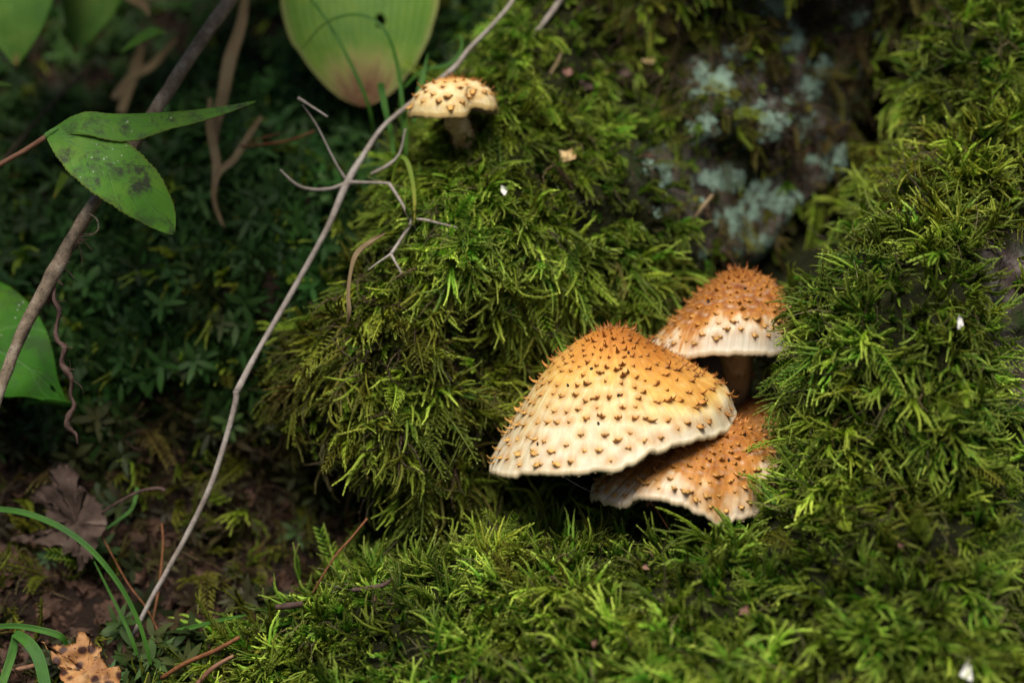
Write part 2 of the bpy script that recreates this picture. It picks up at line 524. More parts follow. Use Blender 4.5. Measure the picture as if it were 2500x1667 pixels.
ROOT = [(735, 870), (720, 960), (735, 1060), (790, 1130), (870, 1150), (970, 1210), (1030, 1300), (1150, 1340), (1400, 1340), (1700, 1340), (2100, 1200), (2300, 700), (2280, 560), (2300, 330),
        (2380, 150), (2460, -100), (2480, -1600), (1350, -1600), (1330, -100), (1230, 80), (1140, 170), (1080, 300), (1000, 390), (940, 480), (880, 610), (800, 740)]
sd_root = poly_sd(GA, GB, poly(ROOT, -3.5))
H_root = rbf([(700, 900, -2.6), (900, 650, -2.6), (1000, 450, -4.0), (1150, 330, -4.8), (1000, 800, -1.0), (900, 1000, -1.1), (1150, 650, -1.6), (1150, 900, -1.9), (1300, 450, -3.4),
              (1350, 700, -2.7), (1050, 1130, -2.2), (1200, 1100, -3.6), (1500, 650, -4.3), (1500, 400, -5.2), (1400, 150, -7.0), (1700, 500, -6.5), (1700, 200, -8.2), (1950, 350, -9.2), (2050, 100, -10),
              (1900, 550, -8.3), (2150, 350, -10.5), (2000, 600, -9), (1800, 640, -7.8), (1500, 0, -8.5), (1800, -330, -4.5), (1500, -500, -7), (2200, -350, -5), (1800, -1000, -1), (850, 1180, -3), (2100, 900, -9), (1500, 1300, -8)])  # forward bulge above the view, added to shade the top of the root
CAV = [(1165, 1010), (1130, 1130), (1120, 1240), (1180, 1330), (1700, 1400), (2100, 1300), (2100, 640), (1960, 600), (1740, 640), (1600, 800), (1480, 900), (1300, 960)]
sd_cav = poly_sd(GA, GB, poly(CAV, -3))
H_root -= 0.055 * sstep(0.006, -0.02, sd_cav)
CREV = [(2175, 120), (2350, 120), (2330, 330), (2260, 430), (2190, 520), (2140, 600), (2060, 700), (1930, 720), (1850, 655), (1915, 585), (2010, 500), (2095, 400), (2150, 280)]
sd_crev = poly_sd(GA, GB, poly(CREV, -7)) + 0.004 * fbm(X * 16, Y * 16, 0, 66)
H_root -= 0.13 * sstep(0.003, -0.008, sd_crev)
H_root += 0.0075 * fbm(X * 8, Y * 8, 0, 21) + 0.0050 * fbm(X * 22, Y * 22, 0, 23, 2) + 0.0012 * fbm(X * 80, Y * 80, 0, 24)
H_root -= 0.012 * np.clip(1 + sd_root / 0.018, 0, 1) ** 2
H_root = H_root - 0.11 * sstep(0.0, 0.011, sd_root) - 0.4 * np.clip(sd_root - 0.011, 0, None)

TRUNK = [(2480, -150), (2400, 0), (2345, 150), (2345, 330), (2285, 430), (2215, 510), (2175, 590), (2090, 670), (1990, 740), (1995, 850), (1985, 990), (1985, 1080), (1950, 1190), (1840, 1300),
         (1640, 1340), (1450, 1355), (1250, 1350), (1080, 1390), (920, 1450), (760, 1500), (640, 1540), (530, 1600), (440, 1690), (300, 2000), (300, 2600), (3600, 2600), (3600, -1700), (2500, -1700)]
sd_trunk = poly_sd(GA, GB, poly(TRUNK, 0.5))
H_trunk = rbf([(2400, 0, -7), (2450, 250, -2.5), (2250, 400, -1.8), (2200, 700, 3.2), (2050, 800, 3.0), (2050, 1050, 4.0), (2300, 1000, 5.2), (2480, 700, 2.2), (2480, 1050, 3.2), (2200, 1250, 5.6),
               (1950, 1250, 4.6), (1600, 1350, 3.2), (1300, 1400, 2.6), (1000, 1480, 2.0), (700, 1600, 1.7), (1600, 1550, 6.4), (2000, 1550, 7.4), (1200, 1600, 5.2), (2400, 1500, 7.0), (2500, 1300, 4.6),
               (2650, 900, 0.5), (1500, 1750, 9), (800, 1800, 5), (2000, 1800, 10), (2700, 1700, 6), (1500, 2200, 12), (2500, 2200, 12), (600, 2200, 6), (2500, -400, -3.5), (2800, -1000, -2), (2900, 300, -5)])  # topmost points lean forward too: invented out-of-view bulge shading the upper right
H_trunk += 0.0075 * fbm(X * 8 + 9, Y * 8, 0, 41) + 0.0055 * fbm(X * 22, Y * 22, 0, 43, 2) + 0.001 * fbm(X * 80, Y * 80, 0, 44)
H_trunk -= 0.014 * np.clip(1 + sd_trunk / 0.02, 0, 1) ** 2
H_trunk = H_trunk - 0.10 * sstep(0.0, 0.011, sd_trunk) - 0.4 * np.clip(sd_trunk - 0.011, 0, None)
bare = poly_sd(GA, GB, poly([(2400, 560), (2330, 690), (2350, 830), (2420, 960), (2400, 1100), (2420, 1200), (2380, 1300), (2400, 1350), (2500, 1400), (2700, 1400), (2800, 560)], 0)) + 0.006 * fbm(X * 14, Y * 14, 0, 71)
H_trunk += np.where(bare < 0, 0.003 * fbm(X * 34, Y * 34, 0, 47, 3), 0)
LAY = {'bank': H_bank, 'root': H_root, 'trunk': H_trunk}

def samp(H, a, b):
    x = np.clip((np.asarray(a, float) - A0) / STEP, 0, len(ga) - 1.001)
    y = np.clip((np.asarray(b, float) - B0) / STEP, 0, len(gb) - 1.001)
    i, j = x.astype(int), y.astype(int)
    fx, fy = x - i, y - j
    return H[i, j] * (1 - fx) * (1 - fy) + H[i + 1, j] * fx * (1 - fy) + H[i, j + 1] * (1 - fx) * fy + H[i + 1, j + 1] * fx * fy

H_top = np.maximum(np.maximum(H_bank, H_root), H_trunk)

def hit(px, py):
    """depth (cm) of the ground behind a photo pixel: march the ray into the relief"""
    for hcm in np.arange(12, -20, -0.1):
        a, b = ab(px, py, hcm / 100)
        if samp(H_top, a, b) >= hcm / 100:
            return float(hcm)
    return -10.0

def sheet(name, H, mat, parent, keep, attrs=None, **kw):
    idx = -np.ones(H.shape, int)
    cell = keep[:-1, :-1] | keep[1:, :-1] | keep[:-1, 1:] | keep[1:, 1:]
    use = np.zeros(H.shape, bool)
    use[:-1, :-1] |= cell; use[1:, :-1] |= cell; use[:-1, 1:] |= cell; use[1:, 1:] |= cell
    idx[use] = np.arange(use.sum())
    V = W(GA[use], GB[use], H[use])
    ii, jj = np.nonzero(cell)
    F = np.stack([idx[ii, jj], idx[ii + 1, jj], idx[ii + 1, jj + 1], idx[ii, jj + 1]], 1)
    at = {k: ('FLOAT', v[use]) for k, v in (attrs or {}).items()}
    return link(name, mesh_of(name, V, F, mat, True, at), parent, **kw)

lich = poly_sd(GA, GB, poly([(1750, 130), (1650, 380), (1560, 420), (1640, 480), (1760, 560), (1760, 650), (1960, 660), (2120, 480), (2160, 150), (2110, -50), (1880, -60), (1900, 130)], -8))
lichen_w = sstep(0.0, 0.005, sd_crev) * sstep(0.008, -0.008, lich + 0.01 * fbm(X * 10, Y * 10, 0, 77))
sheet('ground', H_bank, M['soil'], None, np.ones(H_bank.shape, bool), {'lichen': np.zeros(H_bank.shape)}, label='dark crumbly forest soil bank under leafy moss and fallen litter', cat='ground', kind='structure')
tree = empty('tree', W(0.1, -0.1, -0.05), 'old tree base with moss covered roots, bare dark bark and lichen', 'tree')
def loc_sheet(name, H, keep, attrs, label=None):
    o = sheet(name, H, M['bark'], tree, keep, attrs, label=label)
    o.matrix_parent_inverse = Matrix.Translation(tree.location).inverted()
    return o
loc_sheet('root', H_root, sd_root < 0.02, {'lichen': lichen_w, 'bare': lichen_w * 0.5}, 'swollen root with a hollow holding the scaly mushrooms')
loc_sheet('trunk', H_trunk, sd_trunk < 0.02, {'lichen': np.zeros(H_root.shape), 'bare': sstep(0.006, -0.002, bare)}, 'flared trunk foot with grey brown bark')

# forest floor around, out of the picture
gV, gF = [], []
n = 40
for i in range(n):
    for j in range(n):
        x, y = -6 + 12 * i / (n - 1), -8 + 12 * j / (n - 1)
        gV.append((x, y, -0.10 + 0.03 * math.sin(x * 2.1 + y) + 0.02 * math.sin(y * 3.3)))
floor = link('forest_floor', mesh_of('forest_floor', gV, grid_faces(n, n), M['soil']), None, 'dark forest floor around the mossy tree base', 'ground', kind='structure')

# ------------------------------------------------------------------ moss
def moss_builder():
    return {'V': [], 'F': [], 't': []}

def add_leaf(B, base, d, side, nrm, ln, wd, curl, t0, t1, segs=2):
    k = len(B['V'])
    d = d / (np.linalg.norm(d) + 1e-12)
    side = side - d * side.dot(d); side /= np.linalg.norm(side) + 1e-12
    nn = np.cross(d, side)
    if nn.dot(nrm) < 0: nn = -nn
    if segs == 2:
        prof = [(0.0, 0.55), (0.45, 1.0)]
    else:
        prof = [(0.0, 0.35), (0.25, 0.85), (0.5, 1.0), (0.78, 0.65)]
    for u, wv in prof:
        c = base + d * ln * u + nn * ln * curl * u * u
        B['V'] += [c - side * wd * wv * 0.5, c + side * wd * wv * 0.5]
        B['t'] += [t0 + (t1 - t0) * u] * 2
    B['V'].append(base + d * ln + nn * ln * curl); B['t'].append(t1)
    m = len(prof)
    for q in range(m - 1):
        B['F'].append((k + 2 * q, k + 2 * q + 1, k + 2 * q + 3, k + 2 * q + 2))
    B['F'].append((k + 2 * m - 2, k + 2 * m - 1, k + 2 * m))

def path(r, base, d0, bendv, L, bend, wob, n):
    """polyline that turns towards bendv"""
    p, d = np.array(base, float), np.array(d0, float)
    d /= np.linalg.norm(d)
    out = [p.copy()]; dirs = [d.copy()]
    for i in range(n):
        d = d + bendv * (bend / n) + r.normal(0, wob / n, 3)
        d /= np.linalg.norm(d)
        p = p + d * (L / n)
        out.append(p.copy()); dirs.append(d.copy())
    return np.array(out), np.array(dirs)

def add_shoot(B, r, base, d0, bendv, L, bend, leaves, ln, wd, spread, curl, t0=0.0, stem=0.00048, wob=0.5, fat=1.0):
    P, D = path(r, base, d0, bendv, L, bend, wob, 12)
    k = len(B['V']); NS = 5
    for i in range(0, 13, 2):
        ref = np.array([0.31, 0.87, 0.12]); s1 = np.cross(D[i], ref); s1 /= np.linalg.norm(s1) + 1e-12; s2 = np.cross(D[i], s1)
        u_ = i / 12
        rad = stem * (0.5 + 0.7 * math.sin(math.pi * (0.1 + 0.75 * u_))) * (1 - 0.75 * u_ ** 3)
        for q in range(NS):
            B['V'].append(P[i] + rad * (math.cos(q * 6.2832 / NS) * s1 + math.sin(q * 6.2832 / NS) * s2)); B['t'].append(t0 + (1 - t0) * u_)
    for i in range(6):
        for q in range(NS):
            B['F'].append((k + i * NS + q, k + i * NS + (q + 1) % NS, k + (i + 1) * NS + (q + 1) % NS, k + (i + 1) * NS + q))
    ang = r.uniform(0, 6.28)
    for j in range(leaves):
        s = 0.04 + 0.96 * (j + r.uniform(0, 0.6)) / leaves
        x = min(s, 0.999) * 12; i = int(x); f = x - i
        p = P[i] * (1 - f) + P[i + 1] * f
        d = D[i]
        ang += 2.39996 + r.normal(0, 0.15)
        ref = np.array([0.31, 0.87, 0.12]); s1 = np.cross(d, ref); s1 /= np.linalg.norm(s1) + 1e-12; s2 = np.cross(d, s1)
        rad = math.cos(ang) * s1 + math.sin(ang) * s2
        sp = spread * (1 - 0.55 * s ** 3) * r.uniform(0.8, 1.2)
        ld = d * math.cos(sp) + rad * math.sin(sp)
        k2 = (0.55 + 0.45 * math.sin(math.pi * min(1, s * 1.05 + 0.12))) * r.uniform(0.85, 1.15) * fat
        t = t0 + (1 - t0) * s
        add_leaf(B, p, ld, np.cross(rad, d), rad, ln * k2, wd * k2, curl, t * 0.8, min(1, t * 0.85 + 0.15))

def done(B, name, mat):
    return mesh_of(name, B['V'], B['F'], mat, True, {'t': ('FLOAT', B['t'])})

Z = np.array([0, 0, 1.0]); XA = np.array([1.0, 0, 0])
mossvars = bpy.data.collections.new('moss_variants')      # never linked to the scene: only a source
VAR = {}
def reg(kind, me):
    o = bpy.data.objects.new('variant_%02d' % sum(len(v) for v in VAR.values()), me)
    VAR.setdefault(kind, []).append(sum(len(v) for v in VAR.values()))
    mossvars.objects.link(o)
r = np.random.default_rng(5)
for i in range(7):         # drooping sprays of worm-like shoots
    B = moss_builder()
    L = r.uniform(0.014, 0.021)
    bd = r.uniform(0.9, 2.2)
    add_shoot(B, r, (0, 0, 0), Z + r.normal(0, 0.1, 3), XA, L, bd, 70, 0.0016, 0.0010, 0.41, -0.18, stem=0.00048, wob=1.8)
    P, D = path(r, (0, 0, 0), Z, XA, L, bd, 0.1, 12)
    for j in range(r.integers(3, 7)):
        q = r.integers(1, 7)
        sd = (1 if j % 2 else -1)
        add_shoot(B, r, P[q], D[q] + np.array([0.25, sd * r.uniform(0.25, 0.7), 0.0]), XA, r.uniform(0.006, 0.014), r.uniform(0.6, 1.8), 44, 0.0015, 0.00095, 0.41, -0.18, t0=0.3, stem=0.00040, wob=1.8)
    reg('spray', done(B, 'spray', M['moss']))
for i in range(7):         # single smooth arching shoots
    B = moss_builder()
    add_shoot(B, r, (0, 0, 0), Z, XA, r.uniform(0.008, 0.016), r.uniform(0.6, 3.2), 66, 0.0017, 0.00105, 0.41, -0.18, stem=0.00050, wob=2.6)
    reg('shoot', done(B, 'shoot', M['moss']))
for i in range(5):         # pointed feathery shoots
    B = moss_builder()
    add_shoot(B, r, (0, 0, 0), Z, XA, r.uniform(0.010, 0.017), r.uniform(0.2, 1.2), 44, 0.0027, 0.0010, 0.56, 0.02, stem=0.00036, wob=0.9)
    for j in range(2):
        add_shoot(B, r, (0, 0, 0.003), Z + np.array([r.uniform(-.3, .6), (1 - 2 * j) * r.uniform(0.4, 0.8), 0]), XA, r.uniform(0.006, 0.010), 0.6, 26, 0.0024, 0.0009, 0.54, 0.02, t0=0.3, stem=0.00032, wob=0.9)
    reg('star', done(B, 'star', M['moss']))
for i in range(4):         # flat feathery fronds with comb-like side branches
    B = moss_builder()
    L = r.uniform(0.018, 0.026)
    P, D = path(r, (0, 0, 0), Z, XA, L, r.uniform(0.7, 1.5), 0.3, 12)
    add_shoot(B, np.random.default_rng(i), (0, 0, 0), Z, XA, L, 1.1, 20, 0.0013, 0.0008, 0.4, 0, stem=0.0003)
    for j in range(22):
        s = 0.1 + 0.85 * j / 22
        q = int(s * 12); sd = 1 if j % 2 else -1
        add_shoot(B, r, P[q] + (P[q + 1] - P[q]) * (s * 12 - q), D[q] * 0.55 + np.array([0.15, sd * 0.9, 0]), D[q], 0.0052 * (1.1 - s) + 0.0012, 0.5, 10, 0.0011, 0.0006, 0.45, 0, t0=0.35, stem=0.00012)
    reg('frond', done(B, 'frond', M['moss']))
for i in range(5):         # broad leafy moss of the shaded bank
    B = moss_builder()
    P, D = path(r, (0, 0, 0), Z, XA, r.uniform(0.008, 0.014), 0.6, 0.4, 12)
    ang = 0
    for j in range(13):
        s = 0.15 + 0.8 * j / 13; q = int(s * 12); ang += 2.4
        rad = np.array([math.cos(ang), math.sin(ang), 0.0])
        add_leaf(B, P[q], rad * r.uniform(0.8, 1.1) + Z * r.uniform(0.1, 0.8), np.cross(rad, Z), Z, r.uniform(0.005, 0.0085), r.uniform(0.0016, 0.0026), -r.uniform(0.1, 0.45), s * 0.6, s * 0.6 + 0.4, 4)
    reg('leafy', done(B, 'leafy', M['dark_moss']))
for i in range(4):         # wiry dry strands
    B = moss_builder()
    for j in range(3):
        add_shoot(B, r, r.normal(0, 0.001, 3), Z + r.normal(0, 0.5, 3), XA, r.uniform(0.012, 0.024), r.uniform(0.6, 2.2), 26, 0.0011, 0.0005, 0.5, 0.2, stem=0.00022, wob=2.2)
    reg('strand', done(B, 'strand', M['strand']))
for i in range(3):         # tiny cushion rosettes
    B = moss_builder()
    for j in range(16):
        d = r.normal(0, 1, 3); d[2] = abs(d[2]) + 0.3
        add_leaf(B, np.zeros(3), d, np.cross(d, r.normal(0, 1, 3)), Z, r.uniform(0.0025, 0.0042), 0.0010, 0.2, 0.2, 1.0, 2)
    reg('tuft', done(B, 'tuft', M['moss']))

def gn_instancer(name, coll):
    ng = bpy.data.node_groups.new(name, 'GeometryNodeTree')
    ng.interface.new_socket('Geometry', in_out='INPUT', socket_type='NodeSocketGeometry')
    ng.interface.new_socket('Geometry', in_out='OUTPUT', socket_type='NodeSocketGeometry')
    N, Lk = ng.nodes, ng.links
    gi, go = N.new('NodeGroupInput'), N.new('NodeGroupOutput')
    ci = N.new('GeometryNodeCollectionInfo')
    ci.inputs['Collection'].default_value = coll
    ci.inputs['Separate Children'].default_value = True
    ci.inputs['Reset Children'].default_value = True
    iop = N.new('GeometryNodeInstanceOnPoints')
    iop.inputs['Pick Instance'].default_value = True
    Lk.new(gi.outputs[0], iop.inputs['Points'])
    Lk.new(ci.outputs[0], iop.inputs['Instance'])
    for nm, typ, sock in (('rot', 'QUATERNION', 'Rotation'), ('size', 'FLOAT_VECTOR', 'Scale'), ('pick', 'INT', 'Instance Index')):
        a = N.new('GeometryNodeInputNamedAttribute')
        a.data_type = typ
        a.inputs['Name'].default_value = nm
        Lk.new(a.outputs[0], iop.inputs[sock])
    Lk.new(iop.outputs[0], go.inputs[0])
    return ng
GN_MOSS = gn_instancer('scatter_moss', mossvars)

def quats(zax, xhint):
    z = zax / (np.linalg.norm(zax, axis=1)[:, None] + 1e-12)
    x = xhint - z * (xhint * z).sum(1)[:, None]
    x /= np.linalg.norm(x, axis=1)[:, None] + 1e-12
    y = np.cross(z, x)
    out = np.empty((len(z), 4), np.float32)
    for i in range(len(z)):
        out[i] = Matrix(((x[i, 0], y[i, 0], z[i, 0]), (x[i, 1], y[i, 1], z[i, 1]), (x[i, 2], y[i, 2], z[i, 2]))).to_quaternion()
    return out

def scatter(name, H, others, dens, count, mixer, label, parent=None, droop=0.5, lift=0.7, seed=1, size=(0.6, 1.4), rand=0.5, group=None, gn=None, cat='moss', sink=0.001):
    """instances over the relief; dens is a weight field, mixer(a,b,rng)->(pick, tint, scale)"""
    r = np.random.default_rng(seed)
    gx, gy = np.gradient(H, STEP)
    vis = np.ones(H.shape, bool)
    for o in others:
        vis &= H > o - 0.002
    w = dens * vis * np.clip(np.sqrt(1 + gx ** 2 + gy ** 2), 1, 3.5)
    w = w.ravel() / w.sum()
    k = r.choice(w.size, count, p=w)
    a = GA.ravel()[k] + r.uniform(-0.5, 0.5, count) * STEP
    b = GB.ravel()[k] + r.uniform(-0.5, 0.5, count) * STEP
    h = samp(H, a, b)
    nx, ny = -gx.ravel()[k], -gy.ravel()[k]
    nr = np.stack([nx, ny, np.ones(count)], 1)
    nr /= np.linalg.norm(nr, axis=1)[:, None]
    nw = nr[:, :1] * RIGHT + nr[:, 1:2] * UP + nr[:, 2:] * TOW
    pos = W(a, b, h) - nw * sink
    down = np.array([0, -0.25, -1.0])
    rd = r.normal(0, 1, (count, 3))
    zax = nw * lift + down * droop * 0.45 + rd * rand * 0.55
    xh = down * droop + nw * (1 - droop) * 0.3 + r.normal(0, 1, (count, 3)) * rand * 0.8
    res = mixer(a, b, nr, r)
    pick, tint, sc = res[:3]
    tone = res[3] if len(res) > 3 else np.ones(count)
    s = sc * r.uniform(size[0], size[1], count)
    me = mesh_of(name, pos, [], M['moss'], False, {'rot': ('QUATERNION', quats(zax, xh)), 'size': ('FLOAT_VECTOR', np.stack([s, s, s], 1)), 'pick': ('INT', pick), 'tint': ('FLOAT', tint), 'tone': ('FLOAT', tone)})
    o = link(name, me, parent, label, cat if parent is None else None, group, 'stuff')
    md = o.modifiers.new('scatter', 'NODES')
    md.node_group = gn or GN_MOSS
    return o

def choose(r, n, table):
    kinds = list(table)
    p = np.array([table[k] for k in kinds], float); p /= p.sum()
    c = r.choice(len(kinds), n, p=p)
    out = np.zeros(n, int)
    for i, k in enumerate(kinds):
        m = c == i
        out[m] = r.choice(VAR[k], m.sum())
    return out, np.array(kinds)[c]

def region(pts, h, soft=0.012, amp=0.008, sc=12, seed=1):
    return sstep(soft, -soft, poly_sd(GA, GB, poly(pts, h)) + amp * fbm(X * sc, Y * sc, 0, seed))

patch1 = fbm(X * 9, Y * 9, 0, 91)
patch2 = fbm(X * 22, Y * 22, 0, 93)
def field(F, a, b):
    return samp(F, a, b)

# --- central root
soil_low = region([(600, 1140), (760, 1180), (900, 1160), (1010, 1190), (1130, 1300), (1100, 1420), (500, 1420)], -3, 0.01, 0.01, 14, 8)
cav_in = sstep(0.0, -0.012, sd_cav)
drape = region([(620, 820), (760, 660), (950, 640), (1150, 560), (1250, 420), (1600, 480), (1500, 760), (1300, 900), (1150, 1050), (1100, 1200), (760, 1200), (640, 1080)], -2, 0.02, 0.012, 9, 9)
d_root = (sd_root < 0.006) * (1 - 0.82 * lichen_w) * (1 - 0.93 * cav_in) * (1 - 0.65 * soil_low)
d_root = d_root * (1 - 0.97 * sstep(0.004, -0.003, sd_crev))
d_root_base = d_root.copy()
d_root = d_root * np.clip(0.65 + 1.1 * patch2, 0.03, 2) * np.where(GB > 0.16, 0.25, 1.0)
dark_top = region([(1230, -100), (2300, -100), (2250, 300), (1950, 480), (1750, 520), (1640, 330), (1500, 200), (1300, 120)], -7, 0.02, 0.012, 9, 10)
def mix_root(a, b, nr, r):
    n = len(a)
    dr, dk, lw = field(drape, a, b), field(dark_top, a, b), field(lichen_w, a, b)
    p1, k1 = choose(r, n, {'spray': 4, 'shoot': 5, 'star': 1.0, 'frond': 0.4, 'strand': 0.6, 'tuft': 1.0})
    p2, k2 = choose(r, n, {'spray': 1.5, 'shoot': 2.0, 'star': 3.5, 'frond': 0.8, 'strand': 0.6, 'tuft': 4})
    p3, k3 = choose(r, n, {'strand': 3, 'tuft': 3, 'frond': 0.8, 'shoot': 1.0, 'star': 0.6})
    u = r.uniform(0, 1, n)
    isd = u < dr
    isk = (r.uniform(0, 1, n) < np.maximum(dk * 0.8, lw)) & ~isd
    pick = np.where(isd, p1, np.where(isk, p3, p2)); kind = np.where(isd, k1, np.where(isk, k3, k2))
    pt = field(patch1, a, b); pf = field(patch2, a, b)
    tint = np.clip(np.where(isd, 0.50, np.where(isk, 0.28, 0.66)) + 0.28 * pt + 0.10 * pf + r.normal(0, 0.13, n), 0, 1)
    sc = np.where(isd, 1.2, np.where(isk, 0.75, 0.88)) * np.where(np.isin(kind, ['tuft']), 1.1, 1.0)
    return pick, tint, sc * 0.84, 0.85 + 0.45 * np.clip(pf, -0.8, 0.9)
scatter('moss', H_root, [H_bank, H_trunk], d_root, 14500, mix_root, 'shaggy yellow green feather moss hanging over the swollen root around the hollow', droop=0.8, lift=0.6, seed=31, rand=0.6)

# --- trunk foot and front mound
d_trunk = (sd_trunk < 0.006) * np.where(bare < 0, 0.025, 1.0) * np.clip(0.8 + 0.9 * patch2, 0.28, 2) * np.where(GB > 0.16, 0.3, 1.0)
d_trunk = d_trunk * (GB > -0.17)
d_trunk_base = (sd_trunk < 0.004) * np.where(bare < 0, 0.03, 1.0) * (GB > -0.17) * np.where(GB > 0.16, 0.2, 1.0)
front = region([(300, 1700), (640, 1500), (1000, 1380), (1250, 1300), (1800, 1270), (2100, 1250), (2300, 1500), (2300, 1900), (300, 1900)], 3, 0.02, 0.01, 9, 12)
def mix_trunk(a, b, nr, r):
    n = len(a)
    fr = field(front, a, b)
    p1, k1 = choose(r, n, {'star': 3.4, 'shoot': 6, 'spray': 2.8, 'tuft': 0.8, 'strand': 0.4})
    p2, k2 = choose(r, n, {'spray': 4, 'shoot': 5, 'star': 1.2, 'frond': 0.5, 'strand': 0.8, 'tuft': 1.2})
    isf = r.uniform(0, 1, n) < fr
    pick = np.where(isf, p1, p2)
    pt = field(patch1, a, b); pf = field(patch2, a, b)
    tint = np.clip(np.where(isf, 0.84, 0.68) + 0.24 * pt + 0.12 * pf + r.normal(0, 0.14, n), 0, 1)
    return pick, tint, np.where(isf, 0.88, 0.92), 0.85 + 0.45 * np.clip(pf, -0.8, 0.9)
scatter('moss', H_trunk, [H_bank, H_root], d_trunk, 23000, mix_trunk, 'thick bright green moss cushion covering the trunk foot and the mound below the mushrooms', droop=0.45, lift=0.72, seed=32, rand=0.72)

# --- low dark understorey between the shoots
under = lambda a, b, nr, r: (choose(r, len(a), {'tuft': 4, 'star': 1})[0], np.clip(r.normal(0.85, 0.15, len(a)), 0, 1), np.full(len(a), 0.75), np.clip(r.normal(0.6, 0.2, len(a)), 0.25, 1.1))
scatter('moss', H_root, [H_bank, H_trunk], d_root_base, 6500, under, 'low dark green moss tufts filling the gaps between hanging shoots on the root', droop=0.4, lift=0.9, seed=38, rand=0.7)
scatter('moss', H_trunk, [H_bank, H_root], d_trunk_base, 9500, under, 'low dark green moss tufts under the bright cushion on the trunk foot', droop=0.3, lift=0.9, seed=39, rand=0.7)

# --- shaded bank
soil_bank = region([(-400, 1080), (200, 1100), (350, 1040), (640, 1060), (800, 1200), (1200, 1280), (1200, 1500), (600, 1560), (300, 1750), (-400, 1900)], -5, 0.02, 0.014, 10, 14)
d_bank = (1 - 0.93 * soil_bank) * np.clip(0.8 + 0.5 * patch2, 0.1, 2) * np.where(GB > 0.15, 0.5, 1.0) * (GA < 0.06) * (1 - 0.75 * region([(-300, -400), (900, -400), (760, 120), (500, 300), (250, 330), (-300, 380)], -17, 0.02, 0.012, 8, 15))
def mix_bank(a, b, nr, r):
    n = len(a)
    pick, k = choose(r, n, {'leafy': 7, 'star': 0.8, 'spray': 0.5, 'shoot': 0.4})
    tint = np.clip(0.62 + 0.3 * field(patch1, a, b) + r.normal(0, 0.14, n) - 0.5 * field(soil_bank, a, b), 0, 1)
    return pick, tint, np.full(n, 0.95)
scatter('moss', H_bank, [H_root, H_trunk], d_bank, 9000, mix_bank, 'dark green broad leaved moss on the shaded bank behind the dry stem', droop=0.7, lift=0.8, seed=33, rand=0.55)

# --- litter and wiry growth on the soil
litvars = bpy.data.collections.new('litter_variants')
r = np.random.default_rng(9)
for i in range(5):
    nn = 7
    u, v = np.meshgrid(np.linspace(-1, 1, nn), np.linspace(-1, 1, nn), indexing='ij')
    kx = u * np.sqrt(1 - v * v / 2) * (1 + 0.2 * r.normal(0, 1, u.shape)); ky = v * np.sqrt(1 - u * u / 2) * (1 + 0.2 * r.normal(0, 1, u.shape)) * r.uniform(0.4, 0.9)
    kz = 0.5 * fbm(u * 1.2 + i * 9, v * 1.2, 0, i) + 0.25
    me = mesh_of('flake', np.stack([kx, ky, kz], -1).reshape(-1, 3) * 0.005, grid_faces(nn, nn), M['litter'], True, {'t': ('FLOAT', np.zeros(nn * nn))})
    litvars.objects.link(bpy.data.objects.new('variant_%02d' % i, me))
GN_LIT = gn_instancer('scatter_litter', litvars)
d_lit = soil_bank + 0.02 * (GA < 0.06)
scatter('leaf_litter', H_bank, [H_root, H_trunk], d_lit, 1500, lambda a, b, nr, r: (r.integers(0, 5, len(a)), r.uniform(0, 1, len(a)), np.full(len(a), 0.8)),
        'crumbled brown leaf litter and rotten wood in the dark soil recess', droop=0.2, lift=0.8, seed=34, size=(0.35, 1.3), rand=0.9, gn=GN_LIT, cat='litter')
scatter('leaf_litter', H_root, [H_bank, H_trunk], (cav_in + 1.2 * soil_low * (sd_root < 0) + 0.15 * lichen_w + 0.03) * (sd_crev > 0.003), 900, lambda a, b, nr, r: (r.integers(0, 5, len(a)), r.uniform(0, 1, len(a)), np.full(len(a), 0.5)),
        'small brown wood crumbs caught on the root and inside its hollow', droop=0.2, lift=0.8, seed=35, size=(0.3, 1.2), rand=0.9, gn=GN_LIT, cat='litter')
scatter('moss', H_bank, [H_root, H_trunk], soil_bank * np.clip(0.5 + patch2, 0, 2), 900, lambda a, b, nr, r: (choose(r, len(a), {'strand': 4, 'frond': 1, 'spray': 1.2, 'tuft': 2, 'star': 0.8})[0], np.clip(r.normal(0.3, 0.2, len(a)), 0, 1), np.full(len(a), 0.9)),
        'sparse wiry brown moss strands on the dark litter beside the dead leaf', droop=0.5, lift=0.7, seed=36, rand=0.8)

# --- lichen crusts on the bark
licvars = bpy.data.collections.new('lichen_variants')
for i in range(4):
    V, F, T = [], [], []
    for j in range(26):
        k = len(V); c = np.array([*r.normal(0, 0.0017, 2), r.uniform(0, 0.0006)]); q = r.uniform(0.0004, 0.0011)
        for m_ in range(6):
            an = m_ * 1.047
            V.append(c + q * np.array([math.cos(an), math.sin(an), r.uniform(-0.2, 0.5)]) * r.uniform(0.7, 1.3))
        V.append(c + np.array([0, 0, q * 0.6]))
        F += [(k + m_, k + (m_ + 1) % 6, k + 6) for m_ in range(6)]
    licvars.objects.link(bpy.data.objects.new('variant_%02d' % i, mesh_of('crust', V, F, M['lichen'], False)))
GN_LIC = gn_instancer('scatter_lichen', licvars)
lic_p = sstep(0.25, 0.6, fbm(X * 40, Y * 40, 0, 97, 4) + 0.2 * patch2) * lichen_w * (sd_root < 0)
scatter('lichen', H_root, [H_bank, H_trunk], lic_p, 1500, lambda a, b, nr, r: (r.integers(0, 4, len(a)), r.uniform(0, 1, len(a)), np.full(len(a), 0.4)),
        'pale blue green lichen crusts on the dark bark above the mushrooms', droop=0.0, lift=1.0, seed=37, rand=0.15, gn=GN_LIC, cat='lichen', sink=-0.0004)

